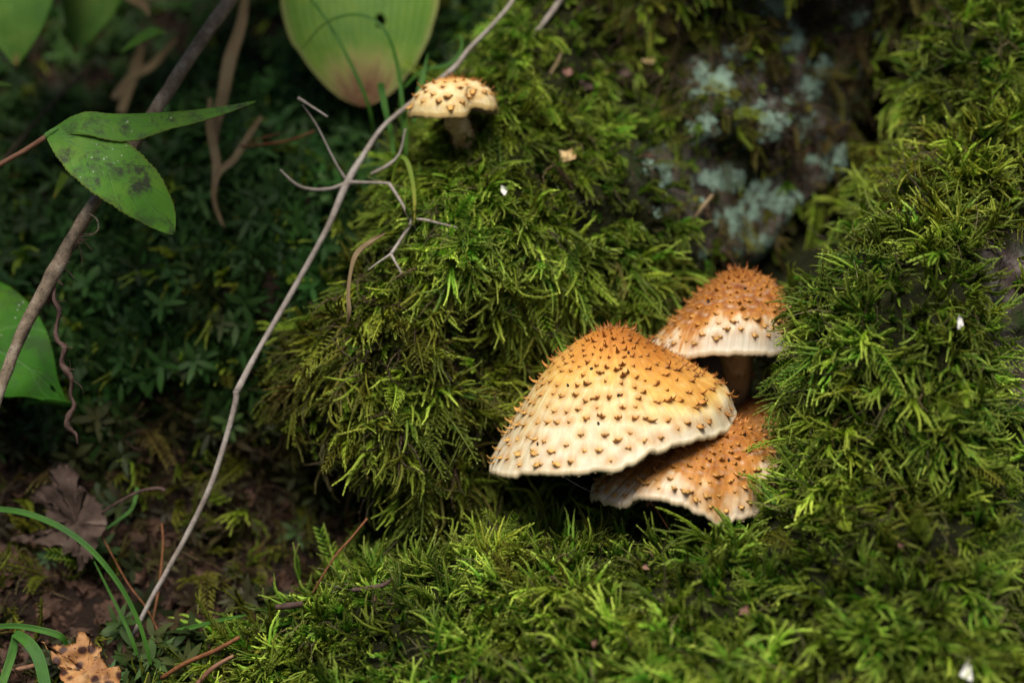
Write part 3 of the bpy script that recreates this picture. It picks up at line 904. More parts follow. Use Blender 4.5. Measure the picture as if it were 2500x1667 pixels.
# ------------------------------------------------------------------ mushrooms
def scale_mesh(seed):
    """ragged recurved flake of a few joined teeth: y = downhill, z = off the cap; length about 1"""
    r = np.random.default_rng(seed + 100)
    V, T, F = [], [], []
    teeth = [(0.0, 1.15, 0.44)] + [(r.uniform(0.28, 0.5) * (1 if (q + seed) % 2 else -1), r.uniform(0.5, 0.8), r.uniform(0.2, 0.28)) for q in range((0, 1, 0, 2, 1, 0, 1, 0)[seed])]
    for (x0, ln, w0) in teeth:
        n, m = 5, 5
        bend = r.uniform(1.7, 2.5); lean = x0 * r.uniform(0.4, 1.0) + r.normal(0, 0.1)
        k = len(V); c = np.array([x0 * 0.7, -0.25, -0.07])
        for i in range(n):
            u = i / (n - 1)
            ang = -0.15 + bend * u
            if i:
                c = c + ln * 0.28 * np.array([lean * 0.6, math.cos(ang), math.sin(ang) * 0.85 + 0.04])
            w = w0 * (1 - u) ** 1.1 + 0.025
            th = (0.11 * (1 - u) + 0.03) * ln
            up = np.array([0, -math.sin(ang), math.cos(ang)])
            for q in range(m):
                an = q / m * 2 * np.pi + 0.3
                V.append(c + np.array([math.cos(an) * w, 0, 0]) + up * math.sin(an) * th); T.append(u)
        F += [tuple(a + k for a in f) for f in grid_faces(n, m, True)]
        F.append(tuple(k + (n - 1) * m + q for q in range(m)))
    return np.array(V), F, np.array(T)
SCALES = [scale_mesh(s) for s in range(8)]
SCALE_ME = [mesh_of('scale', v, f, M['scale'], True, {'t': ('FLOAT', t)}) for v, f, t in SCALES]

def lerp3(stops, x):
    xs = [s[0] for s in stops]
    return np.stack([np.interp(x, xs, [s[1][k] for s in stops]) for k in range(3)], -1)

def mushroom(center, apex, rad, tilt_deg, dip, prof_l, prof_r, prof_f, front_rim, colors, label, hcm, seed, n_scale, smin, smax, ssize, stipe, dark_side=0.0, wave=0.02, dent=None, thick=0.0020, specks=()):
    r = np.random.default_rng(seed)
    C = Q(*center, hcm)
    k = PXM * (DIST - hcm / 100) / DIST
    Rm = rad * k
    Av = np.array([(apex[0] - center[0]) * k, (center[1] - apex[1]) * k, 0.0])
    tl = R(tilt_deg)
    E1 = np.array([math.cos(tl), math.sin(tl), 0.0])
    E2 = np.array([0.0, -dip, math.sqrt(1 - dip * dip)])
    Av = Av + np.array([0, 0, np.linalg.norm(Av) * dip])
    K = np.array([0, math.sqrt(1 - dip * dip), dip])
    # wanted front rim heights -> offsets along K by angle
    phs = np.linspace(0.03, math.pi - 0.03, 241)
    fx = center[0] + rad * np.cos(phs) * math.cos(tl)
    fy0 = center[1] - rad * np.cos(phs) * math.sin(tl) + rad * dip * np.sin(phs)
    fr = np.array(sorted(front_rim))
    off = (fy0 - np.interp(fx, fr[:, 0], fr[:, 1])) * k * sstep(0, 0.25, np.sin(phs))
    def pz(prof, s):
        p = np.array(prof)
        return np.interp(s, p[:, 0], p[:, 1])
    def S(s, ph, extra=0.0):
        s, ph = np.broadcast_arrays(np.asarray(s, float), np.asarray(ph, float))
        c, sn = np.cos(ph), np.sin(ph)
        wl, wr_, wf = np.clip(-c, 0, 1) ** 2, np.clip(c, 0, 1) ** 2, sn ** 2
        z = wl * pz(prof_l, s) + wr_ * pz(prof_r, s) + wf * pz(prof_f, s)
        of = np.interp(np.mod(ph, 2 * np.pi), np.concatenate([phs, [math.pi + 0.5, 2 * math.pi - 0.5]]), np.concatenate([off, [0, 0]]), period=2 * math.pi)
        ruff = Rm * wave * vnoise(np.cos(ph) * 3.0 + 11, np.sin(ph) * 3.0, 0, seed) + Rm * wave * 0.35 * vnoise(np.cos(ph) * 14, np.sin(ph) * 14, 0, seed + 3) + Rm * wave * 0.3 * vnoise(np.cos(ph) * 45, np.sin(ph) * 45, 0, seed + 5)
        zz = (of + ruff) * s ** 2.2
        lump = Rm * 0.018 * vnoise(s * c * 4 + 3, s * sn * 4, 0, seed + 9) * sstep(0.15, 0.5, s)
        lump = lump + Rm * 0.022 * vnoise(np.cos(ph) * 7 + 2, np.sin(ph) * 7, 0, seed + 12) * sstep(0.7, 1.0, s)
        p = (C + E1 * (Rm * s * c)[..., None] + E2 * (Rm * s * sn)[..., None] + Av * z[..., None] + K * (zz + lump + extra)[..., None])
        if dent is not None:
            (dp, ds, dw, dd) = dent
            g = np.exp(-((ph - dp) / dw) ** 2 - ((s - ds) / 0.22) ** 2)
            p = p - (E1 * (Rm * dd * c * g)[..., None] + E2 * (Rm * dd * sn * g)[..., None]) + K * (Rm * dd * 0.35 * g)[..., None]
        return p
    base = np.array(stipe[-1][0])
    root = empty('mushroom', W(*[np.array(v) for v in base]), label, 'mushroom')
    base_w = np.array(root.location)
    nt, nph = 76, 360
    sv = np.concatenate([np.linspace(0, 1, nt) ** 0.85])
    SS, PP = np.meshgrid(sv, np.arange(nph) / nph * 2 * np.pi, indexing='ij')
    top = S(SS, PP)
    # ---- scales: dart throwing on the cap
    cand_s = np.sqrt(r.uniform(0, 0.985, 9000)) * 0.985
    cand_s = np.where(r.uniform(0, 1, 9000) < 0.3, cand_s * r.uniform(0, 1, 9000), cand_s)
    cand_p = r.uniform(0, 2 * np.pi, 9000)
    cp = S(cand_s, cand_p)
    e = 1e-3
    du = S(cand_s + e, cand_p) - S(cand_s - e, cand_p)
    dv = S(cand_s, cand_p + e) - S(cand_s, cand_p - e)
    nn = np.cross(dv, du); nn /= np.linalg.norm(nn, axis=1)[:, None] + 1e-12
    nn *= np.sign((nn * K).sum(1) + 1e-9)[:, None]
    got = []
    for i in range(len(cp)):
        rmin = (smin + (smax - smin) * cand_s[i] ** 0.9) * 1e-3 * r.uniform(0.75, 1.3)
        if got:
            d = np.linalg.norm(cp[got] - cp[i], axis=1)
            if d.min() < rmin:
                continue
        got.append(i)
    got = np.array(got)
    front_first = got[np.argsort(-nn[got, 2] - 0.25 * nn[got, 1])]
    use, rest = front_first[:n_scale], front_first[n_scale:]
    # ---- colours of the skin: radial pigment, scale stains, pale lips below the scales
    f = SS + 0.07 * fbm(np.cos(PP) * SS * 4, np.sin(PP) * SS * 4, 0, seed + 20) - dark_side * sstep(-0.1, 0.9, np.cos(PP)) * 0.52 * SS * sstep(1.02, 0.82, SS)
    f = f + 0.05 * vnoise(np.cos(PP) * 26, np.sin(PP) * 26, SS * 1.5, seed + 22)
    colr = lerp3(colors, np.clip(f, 0, 1.2))
    P3 = top.reshape(-1, 3)
    stain = np.zeros(len(P3)); pale = np.zeros(len(P3))
    for i in got:
        sz = ssize * (0.62 + 0.6 * cand_s[i]) * 1e-3
        dd_ = P3 - cp[i]
        near = np.nonzero((dd_ ** 2).sum(1) < (sz * 2.6) ** 2)[0]
        if len(near) == 0: continue
        dn = du[i] / (np.linalg.norm(du[i]) + 1e-12); tn = dv[i] / (np.linalg.norm(dv[i]) + 1e-12)
        y = dd_[near] @ dn / sz; x = dd_[near] @ tn / sz
        stain[near] = np.maximum(stain[near], np.exp(-((x / 0.85) ** 2 + ((y + 0.05) / 0.8) ** 2)))
        pale[near] = np.maximum(pale[near], np.exp(-((y - 0.95 + 0.35 * x * x) / 0.28) ** 2 - (x / 0.9) ** 2))
    fl = np.clip(f.ravel(), 0, 1.1)
    sc_col = np.array([0.52, 0.24, 0.05])
    colr = colr.reshape(-1, 3)
    colr = colr + (sc_col - colr) * (stain * np.interp(fl, [0, 0.4, 0.8, 1], [0.45, 0.75, 0.72, 0.65]))[:, None]
    colr = colr + (np.array([0.80, 0.70, 0.55]) - colr) * (pale * (1 - stain) * np.interp(fl, [0.15, 0.4, 0.8], [0.0, 0.2, 0.5]) * (0.6 + 0.9 * vnoise(P3[:, 0] * 900, P3[:, 1] * 900, P3[:, 2] * 900, seed + 31).clip(-0.6, 0.6)))[:, None]
    colr = np.clip(colr, 0.01, 0.85)
    luv = np.stack([SS.ravel(), PP.ravel() / (2 * np.pi), np.zeros(SS.size)], 1)
    # ---- rim roll and underside
    rimn = 4
    Vs = [top.reshape(-1, 3)]
    for q in range(1, rimn + 1):
        an = q / rimn * math.pi
        sh = 1.0 + 0.012 * math.sin(an)
        Vs.append(S(np.full(nph, sh * 1.0), PP[0]) - K * (thick * 0.5 * (1 - math.cos(an))))
    V = np.vstack(Vs)
    F = grid_faces(nt + rimn, nph, True)
    rimc = np.tile(np.array(colors[-1][1]) * np.array([0.8, 0.72, 0.6]), (rimn * nph, 1))
    V_w = W(V[:, 0], V[:, 1], V[:, 2]) - base_w
    cc = np.vstack([colr, rimc]); cc = np.hstack([cc, np.ones((len(cc), 1))])
    lu = np.vstack([luv, np.tile([1, 0, 0], (rimn * nph, 1))])
    cap = link('cap', mesh_of('cap', V_w, F, M['cap'], True, {'col': ('FLOAT_COLOR', cc), 'luv': ('FLOAT_VECTOR', lu)}), root)
    # torn veil fringe hanging from the rim
    fV, fF, fT = [], [], []; kk = 0
    for q in range(90):
        a_ = r.uniform(-0.25, math.pi + 0.25)
        q0 = W(*S(1.0, a_)) - base_w - vec(K) * (thick * 0.9)
        n3 = vec(E1 * math.cos(a_) + E2 * math.sin(a_)); d3 = -vec(K) + r.normal(0, 0.25, 3); d3 /= np.linalg.norm(d3); x3 = np.cross(d3, n3)
        v0, f0, t0 = SCALES[q % 8]
        z_ = Rm * r.choice([0.018, 0.028, 0.045], p=[0.55, 0.35, 0.1])
        fV.append(q0 + z_ * (v0[:, :1] * x3 * 1.3 + v0[:, 1:2] * d3 * 0.8 + v0[:, 2:] * n3 * 0.15)); fF += [tuple(b_ + kk for b_ in ff) for ff in f0]; fT.append(t0); kk += len(v0)
    fo = link('fringe', mesh_of('fringe', np.vstack(fV), fF, M['scale'], True, {'t': ('FLOAT', np.concatenate(fT))}), root, kind='stuff')
    fo.color = (0.74, 0.58, 0.34, 1)
    # gills: radial lamellae below the cap
    ng, ns = 300, 14
    gs = np.linspace(0.985, 0.10, ns)
    gp = np.arange(ng) / ng * 2 * np.pi
    GS, GP = np.meshgrid(gs, gp, indexing='ij')
    under = S(np.ones_like(GS) * 1.0, GP)
    cen = C + Av * 0.42
    mixk = ((1 - GS) ** 1.15)[..., None]
    und = under * (1 - mixk) + cen * mixk - K * (thick * 1.0)
    und = und - K * (np.where(np.arange(ng) % 2 == 0, 0.0011, 0.0) * np.sin(np.pi * np.clip((1 - GS) * 1.2, 0, 1)))[..., None]
    und = und.reshape(-1, 3)
    link('gills', mesh_of('gills', W(und[:, 0], und[:, 1], und[:, 2]) - base_w, grid_faces(ns, ng, True), M['gill'], False), root)
    # stipe, shaggy below
    pts = np.array([q[0] for q in stipe]); rr = [q[1] for q in stipe]
    pw = W(pts[:, 0], pts[:, 1], pts[:, 2]) - base_w
    sV, sF, sT = tube(pw, rr, 18, 0.22, seed, 7)
    st = link('stipe', mesh_of('stipe', sV, sF, M['stipe'], True), root)
    # shaggy scales of the stipe, too small to pick apart
    jV, jF, jT = [], [], []
    for q in range(110):
        i = r.integers(0, len(sV) - 2); v = sV[i]
        cidx = np.clip(int(sT[i] * (len(pw) - 1)), 0, len(pw) - 1)
        ax = catmull(pw, 40)[int(sT[i] * 39)]
        nv = v - ax; nv /= np.linalg.norm(nv) + 1e-12
        dn = np.array([0, 0, -1.0]); tn = np.cross(dn, nv)
        v0, f0, t0 = SCALES[q % 8]
        s_ = r.uniform(0.0010, 0.0020)
        kk = sum(len(x) for x in jV)
        jV.append(v + s_ * (v0[:, :1] * tn + v0[:, 1:2] * -dn * 0.8 + v0[:, 2:] * nv)); jF += [tuple(a + kk for a in ff) for ff in f0]; jT.append(t0)
    so = link('scales', mesh_of('stipe_scales', np.vstack(jV), jF, M['scale'], True, {'t': ('FLOAT', np.concatenate(jT))}), root, kind='stuff')
    so.color = (0.50, 0.25, 0.09, 1)
    # cap scales
    def frame(i):
        n3 = vec(nn[i]); d3 = vec(du[i]); d3 = d3 - n3 * n3.dot(d3); d3 /= np.linalg.norm(d3) + 1e-12
        a3 = r.normal(0, 0.2)
        x3 = np.cross(d3, n3)
        d4 = d3 * math.cos(a3) + x3 * math.sin(a3); x4 = np.cross(d4, n3)
        sz = ssize * (0.62 + 0.6 * cand_s[i]) * 1e-3 * r.choice([0.55, 0.75, 1.0, 1.15, 1.3], p=[.2, .3, .3, .15, .05]) * r.uniform(0.85, 1.15)
        p = W(*cp[i]) - base_w
        wx = r.uniform(0.7, 1.3) * (0.85 + 0.45 * cand_s[i])
        lf = r.uniform(0.8, 1.6) * (1.2 - 0.5 * cand_s[i])
        return p, x4 * sz * wx, d4 * sz * 0.8, n3 * sz * lf
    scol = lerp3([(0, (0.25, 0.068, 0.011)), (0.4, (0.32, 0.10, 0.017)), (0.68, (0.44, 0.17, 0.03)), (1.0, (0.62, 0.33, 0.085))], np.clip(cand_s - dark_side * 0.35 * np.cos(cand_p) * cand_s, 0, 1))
    for i in use:
        p, x4, d4, n3 = frame(i)
        o = link('scale', SCALE_ME[i % 8], cap)
        o.matrix_local = Matrix(((x4[0], d4[0], n3[0], p[0]), (x4[1], d4[1], n3[1], p[1]), (x4[2], d4[2], n3[2], p[2]), (0, 0, 0, 1)))
        o.color = (*scol[i], 1)
    if len(rest):
        jV, jF, jT = [], [], []; kk = 0
        for i in rest:
            p, x4, d4, n3 = frame(i)
            v0, f0, t0 = SCALES[i % 8]
            jV.append(p + v0[:, :1] * x4 + v0[:, 1:2] * d4 + v0[:, 2:] * n3); jF += [tuple(a + kk for a in ff) for ff in f0]; jT.append(t0); kk += len(v0)
        o = link('scales', mesh_of('far_scales', np.vstack(jV), jF, M['scale'], True, {'t': ('FLOAT', np.concatenate(jT))}), cap, kind='stuff')
        o.color = (0.30, 0.10, 0.022, 1)
    for (s_, p_) in specks:
        q = S(s_, p_); e_ = 1e-3
        c0 = W(*q) - base_w
        a_ = r.uniform(0, 6.28)
        dirv = RIGHT * math.cos(a_) + UP * math.sin(a_)
        sv_, sf_, _ = tube([c0 + TOW * 0.0004 - dirv * 0.0005, c0 + TOW * 0.0006, c0 + TOW * 0.0004 + dirv * 0.0006], [0.0002, 0.0005, 0.0002], 6, 0.3, 3, 3)
        link('speck', mesh_of('speck', sv_, sf_, M['speck'], True), cap)
    return root

CREAM = (0.70, 0.60, 0.42)
main_cols = [(0, (0.26, 0.075, 0.012)), (0.14, (0.38, 0.13, 0.02)), (0.31, (0.58, 0.28, 0.052)), (0.48, (0.67, 0.43, 0.12)), (0.66, (0.69, 0.555, 0.28)), (0.85, (0.69, 0.615, 0.43)), (1.0, (0.70, 0.645, 0.50))]
brown_cols = [(0, (0.12, 0.026, 0.004)), (0.45, (0.145, 0.033, 0.005)), (0.70, (0.19, 0.050, 0.008)), (0.82, (0.26, 0.082, 0.015)), (0.88, (0.44, 0.20, 0.06)), (0.925, (0.70, 0.56, 0.38)), (0.97, (0.70, 0.63, 0.52)), (1.05, (0.70, 0.64, 0.53))]
low_cols = [(0, (0.16, 0.038, 0.006)), (0.45, (0.23, 0.064, 0.010)), (0.74, (0.30, 0.10, 0.018)), (0.86, (0.40, 0.17, 0.042)), (0.92, (0.64, 0.46, 0.28)), (0.97, (0.74, 0.65, 0.52)), (1.05, (0.75, 0.67, 0.55))]
small_cols = [(0, (0.40, 0.15, 0.04)), (0.25, (0.52, 0.26, 0.08)), (0.42, (0.70, 0.53, 0.25)), (0.7, (0.74, 0.64, 0.38)), (1.0, (0.72, 0.58, 0.30))]

mushroom((1496, 1072), (1490, 800), 305, 12.0, 0.20,
         [(0, 1.0), (0.08, 0.995), (0.17, 0.985), (0.30, 0.93), (0.47, 0.80), (0.64, 0.595), (0.805, 0.34), (0.94, 0.115), (1, 0.0), (1.1, -0.02)],
         [(0, 1.0), (0.08, 0.985), (0.17, 0.935), (0.355, 0.76), (0.61, 0.545), (0.84, 0.345), (0.95, 0.19), (1, 0.0), (1.1, -0.02)],
         [(0, 1.0), (0.08, 0.99), (0.17, 0.955), (0.33, 0.83), (0.55, 0.60), (0.78, 0.34), (0.93, 0.13), (1, 0.0), (1.1, -0.02)],
         [(1190, 1132), (1240, 1143), (1300, 1141), (1400, 1130), (1480, 1122), (1505, 1117), (1512, 1108), (1540, 1103), (1546, 1092), (1560, 1088), (1566, 1075), (1578, 1072), (1584, 1078), (1610, 1074), (1650, 1070), (1700, 1062), (1720, 1055), (1760, 1036), (1800, 1014)],
         main_cols, 'largest cone shaped cream and ochre mushroom dotted with curled brown scales', -0.3, 3, 290, 1.7, 5.6, 2.8,
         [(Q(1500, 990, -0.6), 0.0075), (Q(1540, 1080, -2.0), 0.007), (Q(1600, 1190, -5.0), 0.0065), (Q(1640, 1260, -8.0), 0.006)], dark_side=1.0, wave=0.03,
         specks=((0.34, 1.2), (0.42, 2.0), (0.62, 1.53), (0.78, 1.75), (0.55, 2.3), (0.88, 2.35)))
mushroom((1772, 838), (1795, 655), 178, 0.0, 0.15,
         [(0, 1.0), (0.17, 0.94), (0.4, 0.72), (0.63, 0.47), (0.857, 0.20), (1, 0.0), (1.1, -0.02)],
         [(0, 1.0), (0.2, 0.97), (0.45, 0.88), (0.7, 0.68), (0.9, 0.38), (1, 0.0), (1.1, -0.02)],
         [(0, 1.0), (0.2, 0.95), (0.42, 0.84), (0.65, 0.66), (0.85, 0.46), (0.96, 0.25), (1, 0.0), (1.1, -0.04)],
         [(1597, 840), (1640, 858), (1690, 863), (1740, 858), (1780, 850), (1830, 856), (1870, 852), (1905, 842), (1950, 830)],
         brown_cols, 'rusty brown domed mushroom with a white lower band, above the cone shaped one', -2.8, 5, 240, 1.7, 4.4, 2.3,
         [(Q(1795, 800, -2.8), 0.006), (Q(1800, 880, -3.4), 0.0058), (Q(1795, 960, -4.6), 0.006), (Q(1800, 1020, -7), 0.006)], wave=0.03, specks=((0.5, 1.35), (0.62, 2.2)))
mushroom((1678, 1178), (1735, 1015), 236, 5.0, 0.27,
         [(0, 1.0), (0.2, 0.93), (0.45, 0.72), (0.7, 0.45), (0.9, 0.17), (1, 0.0), (1.1, -0.03)],
         [(0, 1.0), (0.2, 0.95), (0.45, 0.80), (0.7, 0.58), (0.9, 0.28), (1, 0.0), (1.1, -0.03)],
         [(0, 1.0), (0.2, 0.94), (0.45, 0.78), (0.7, 0.55), (0.88, 0.32), (0.97, 0.12), (1, 0.0), (1.1, -0.03)],
         [(1443, 1205), (1470, 1216), (1500, 1210), (1550, 1196), (1600, 1198), (1650, 1212), (1700, 1238), (1740, 1262), (1756, 1268), (1775, 1248), (1830, 1236), (1860, 1215), (1885, 1195), (1915, 1160)],
         low_cols, 'low brown scaly mushroom with a torn pale edge, tucked under the cone shaped one', 0.2, 7, 260, 1.9, 4.6, 2.4,
         [(Q(1700, 1130, -0.3), 0.0065), (Q(1710, 1190, -1.0), 0.006), (Q(1720, 1260, -3.0), 0.0065), (Q(1730, 1300, -6.0), 0.007)], wave=0.045, dark_side=-0.3, specks=((0.5, 2.1), (0.6, 1.2), (0.45, 0.6)))
mushroom((1868, 1062), (1862, 968), 118, 0.0, 0.15,
         [(0, 1.0), (0.3, 0.93), (0.6, 0.68), (0.85, 0.35), (1, 0.0), (1.1, -0.03)], [(0, 1.0), (0.3, 0.93), (0.6, 0.68), (0.85, 0.35), (1, 0.0), (1.1, -0.03)], [(0, 1.0), (0.3, 0.93), (0.6, 0.68), (0.85, 0.35), (1, 0.0), (1.1, -0.03)],
         [(1750, 1062), (1868, 1082), (1986, 1062)],
         [(0, (0.13, 0.032, 0.006)), (0.6, (0.18, 0.05, 0.01)), (1.0, (0.35, 0.16, 0.06))], 'dark rust mushroom half hidden between the low one and the moss', -3.6, 9, 90, 2.0, 3.6, 2.2,
         [(Q(1868, 1040, -3.6), 0.005), (Q(1868, 1090, -4.2), 0.005), (Q(1868, 1150, -6), 0.005)], wave=0.02)
SM = hit(1135, 350)
mushroom((1106, 268), (1104, 190), 110, 5.0, 0.20,
         [(0, 1.0), (0.3, 0.97), (0.6, 0.83), (0.85, 0.5), (0.96, 0.22), (1, 0.0), (1.1, -0.2)], [(0, 0.98), (0.3, 0.93), (0.6, 0.76), (0.85, 0.5), (0.96, 0.22), (1, 0.0), (1.1, -0.2)], [(0, 1.0), (0.3, 0.96), (0.6, 0.80), (0.85, 0.48), (0.96, 0.2), (1, 0.0), (1.1, -0.2)],
         [(996, 272), (1030, 280), (1070, 284), (1110, 286), (1150, 282), (1180, 268), (1216, 256)],
         small_cols, 'small cream mushroom with a nicked cap standing alone on the moss', SM + 1.6, 13, 60, 3.4, 4.6, 2.3,
         [(Q(1110, 250, SM + 1.6), 0.0042), (Q(1112, 290, SM + 1.5), 0.0042), (Q(1125, 320, SM + 1.0), 0.0038), (Q(1140, 362, SM + 0.0), 0.0036)], wave=0.03, dent=(0.95, 0.95, 0.24, 0.30), thick=0.0022)

# ------------------------------------------------------------------ leaves, blades, stems
def leaf_mesh(name, spine, wl, wr, normal, mat, fold=0.0, arch=0.0, ripple=0.0, nu=48, nv=22, hole=None, seed=1, thick=0.00025, origin=(0, 0, 0), serr=0.0):
    """spine: photo pixels with depth (cm); wl / wr: half widths in photo pixels on either side"""
    sp = catmull([Q(*p) for p in spine], nu)
    tan = np.gradient(sp, axis=0); tan /= np.linalg.norm(tan, axis=1)[:, None] + 1e-12
    nh = np.asarray(normal, float)
    u = np.linspace(0, 1, nu)
    tab = lambda q: np.interp(u, [k[0] for k in q], [k[1] for k in q]) if isinstance(q[0], tuple) else np.interp(u, np.linspace(0, 1, len(q)), q)
    lw, rw = tab(wl) * PXM, tab(wr) * PXM
    sm = lambda q: np.convolve(np.pad(q, 3, mode='reflect', reflect_type='odd'), np.ones(7) / 7, 'valid')
    lw, rw = np.clip(sm(lw), 0, None), np.clip(sm(rw), 0, None)
    v = np.linspace(-1, 1, nv)
    nrm = nh - tan * (tan @ nh)[:, None]; nrm /= np.linalg.norm(nrm, axis=1)[:, None]
    side = np.cross(tan, nrm)
    rs = np.random.default_rng(seed)
    Wd = np.where(v[None, :] < 0, lw[:, None], rw[:, None])
    if serr:
        Wd = Wd * (1 + serr * (np.abs(v[None, :]) > 0.98) * np.sign(np.sin(np.arange(nu) * 2.4))[:, None])
    ofs = v[None, :] * Wd
    zz = fold * np.abs(ofs) + arch * (ofs ** 2) / (max(lw.max(), rw.max()) + 1e-9) + ripple * PXM * 20 * fbm(u[:, None] * 4 + seed, v[None, :] * 1.6, 0, seed, 3)
    Pn = sp[:, None, :] + side[:, None, :] * ofs[..., None] + nrm[:, None, :] * zz[..., None]
    keep = np.ones((nu, nv), bool)
    if hole:
        for (hu, hv, ru, rv) in hole:
            keep &= ((u[:, None] - hu) / ru) ** 2 + ((v[None, :] - hv) / rv) ** 2 > 1
    V = W(Pn[..., 0], Pn[..., 1], Pn[..., 2]).reshape(-1, 3) - np.asarray(origin)
    F = [f for f in grid_faces(nu, nv) if all(keep.ravel()[list(f)])]
    n3 = (nrm[:, None, :] * np.ones((nu, nv, 1))).reshape(-1, 3)
    n3 = n3[:, :1] * RIGHT + n3[:, 1:2] * UP + n3[:, 2:] * TOW
    # second skin and closed edge
    N0 = len(V)
    edges = {}
    for f in F:
        for q in range(4):
            e_ = (f[q], f[(q + 1) % 4]); edges[e_] = edges.get(e_, 0) + 1
    F2 = [tuple(N0 + i for i in reversed(f)) for f in F]
    for (a_, b_) in edges:
        if (b_, a_) not in edges:
            F2.append((b_, a_, N0 + a_, N0 + b_))
    uv = np.stack([np.repeat(u, nv), np.tile(v, nu), np.zeros(nu * nv)], 1)
    return mesh_of(name, np.vstack([V, V - n3 * thick]), F + F2, mat, True, {'luv': ('FLOAT_VECTOR', np.vstack([uv, uv]))})

def stem_obj(name, pts, radii, mat, parent=None, origin=(0, 0, 0), sides=8, rough=0.12, seed=1, per=7, **kw):
    """pts: photo pixels with depth (cm); radii in photo pixels"""
    w = np.array([QW(*p) for p in pts]) - np.asarray(origin)
    V, F, T = tube(w, [q * PXM for q in radii], sides, rough, seed, per)
    return link(name, mesh_of(name, V, F, mat, True, {'t': ('FLOAT', T)}), parent, **kw)

# --- plant with broad leaves above the bank
OP = QW(500, -700, -13)
plant = empty('broad_leaf_plant', OP, 'plant with broad hanging green leaves, one brown tipped, above the shaded bank', 'plant')
def pl(name, me_args, kw, label=None):
    o = link(name, leaf_mesh(name, *me_args, origin=OP, **kw), plant, label)
    return o
BIGW = [(0, 10), (0.15, 120), (0.35, 208), (0.5, 220), (0.6, 214), (0.75, 188), (0.855, 146), (0.93, 98), (0.98, 50), (1, 6)]
pl('leaf', ([(930, -700, -13), (900, -450, -11), (885, -200, -10), (878, 0, -9.2), (884, 120, -8.9), (890, 262, -8.8)],
            BIGW, BIGW, (0.05, 0.25, 1), M['big_leaf']),
   dict(fold=0.05, arch=-0.25, ripple=0.12, nu=150, nv=80, hole=[(0.685, -0.27, 0.030, 0.048)], seed=3), 'broad green leaf with a brown rotten tip and a narrow hole')
pl('leaf', ([(60, -500, -10), (25, -250, -8.5), (30, -80, -7.8), (40, 60, -7.4), (40, 164, -7.2)], [5, 110, 150, 140, 100, 55, 3], [5, 110, 150, 150, 118, 62, 3], (-0.1, 0.3, 1), M['tip_leaf']),
   dict(fold=0.1, arch=-0.2, ripple=0.1, nu=60, nv=30, seed=5), 'pointed green leaf tip with a brown fleck')
pl('leaf', ([(330, -500, -13), (270, -250, -11.5), (235, -80, -11), (205, 50, -10.6), (182, 132, -10.4)], [5, 80, 105, 105, 80, 40, 3], [5, 80, 105, 100, 75, 38, 3], (0.1, 0.35, 1), M['tip_leaf']),
   dict(fold=0.1, arch=-0.2, ripple=0.1, nu=60, nv=30, seed=6))
# unseen leaves added to the plant, above the view, to shade the bank
rs = np.random.default_rng(44)
for i, (x0, y0, x1, y1, hA, hB, full) in enumerate([(-150, -1000, -450, -250, -6, 9, 0), (150, -1050, 60, -330, -6, 12, 0), (350, -1050, 330, -330, -8, 11, 0), (-350, -1000, -250, -260, -4, 8, 0), (-600, -1000, -700, -330, -4, 11, 0), (250, -1050, 180, -230, -8, 6, 0), (550, -1050, 480, -420, -8, 9, 0), (330, -800, 250, -250, -12, -4, 1), (560, -850, 520, -230, -13, -5, 1), (420, -620, 640, -160, -13, -9, 1)]):
    mx, my = (x0 + x1) / 2, (y0 + y1) / 2 - 90
    wd = [5, 110, 170, 180, 130, 4] if full else [4, 5, 6, 10, 130, 190, 170, 110, 4]
    pl('leaf', ([(x0, y0, hA), (mx, my, (hA + hB) / 2), (x1, y1, hB)], wd, wd, (0.1, 1.0, 0.4), M['tip_leaf']), dict(fold=0.1, ripple=0.15, nu=40, nv=14, seed=20 + i))
for x0, y0, x1, y1 in ((500, -700, 930, -700), (500, -700, 60, -500), (500, -700, 330, -500), (500, -700, -150, -800), (500, -700, 400, -900), (500, -700, 650, -900)):
    stem_obj('petiole', [(500, -650, -15), ((x0 + x1) / 2, min(y0, y1) - 60, -12), (x1, y1, -12)], [14, 12, 8], M['tip_leaf'], plant, OP)

# --- vine with two leaves, in front on the left
OV = QW(0, 405, 0.2)
vine = empty('vine', OV, 'reddish vine stalk carrying two grime speckled green leaves', 'vine')
stem_obj('petiole', [(-120, 480, -0.5), (-10, 408, 0.2), (60, 368, 0.4), (120, 330, 0.5)], [7, 6.5, 6, 7], M['petiole'], vine, OV)
stem_obj('stalk', [(112, 334, 0.5), (128, 322, 0.55), (142, 314, 0.5)], [8, 7, 5], M['vine_leaf'], vine, OV)
link('leaf', leaf_mesh('leaf', [(122, 330, 0.6), (205, 366, 0.9), (275, 415, 1.1), (345, 478, 0.8), (425, 572, 0.0)], [(0, 14), (0.1, 45), (0.25, 66), (0.5, 82), (0.75, 74), (0.9, 50), (0.97, 24), (1, 3)], [(0, 14), (0.1, 45), (0.25, 72), (0.5, 80), (0.75, 66), (0.9, 36), (0.97, 16), (1, 3)], (0.15, 0.45, 1), M['vine_leaf'], fold=0.12, arch=-0.12, ripple=0.06, nu=72, nv=30, seed=8, origin=OV, serr=0.02), vine, 'oval leaf lying flat with fine toothed edge')
link('leaf', leaf_mesh('leaf', [(128, 318, 0.4), (215, 298, 0.7), (330, 288, 0.4), (470, 275, -0.4), (625, 247, -1.4)], [4, 30, 36, 20, 15, 12, 9, 4, 1], [6, 22, 34, 56, 60, 38, 28, 18, 1], (-0.1, 0.5, 1), M['vine_leaf'], fold=-0.2, arch=0.0, ripple=0.08, nu=72, nv=30, seed=9, origin=OV, serr=0.02), vine, 'folded leaf seen nearly edge on')

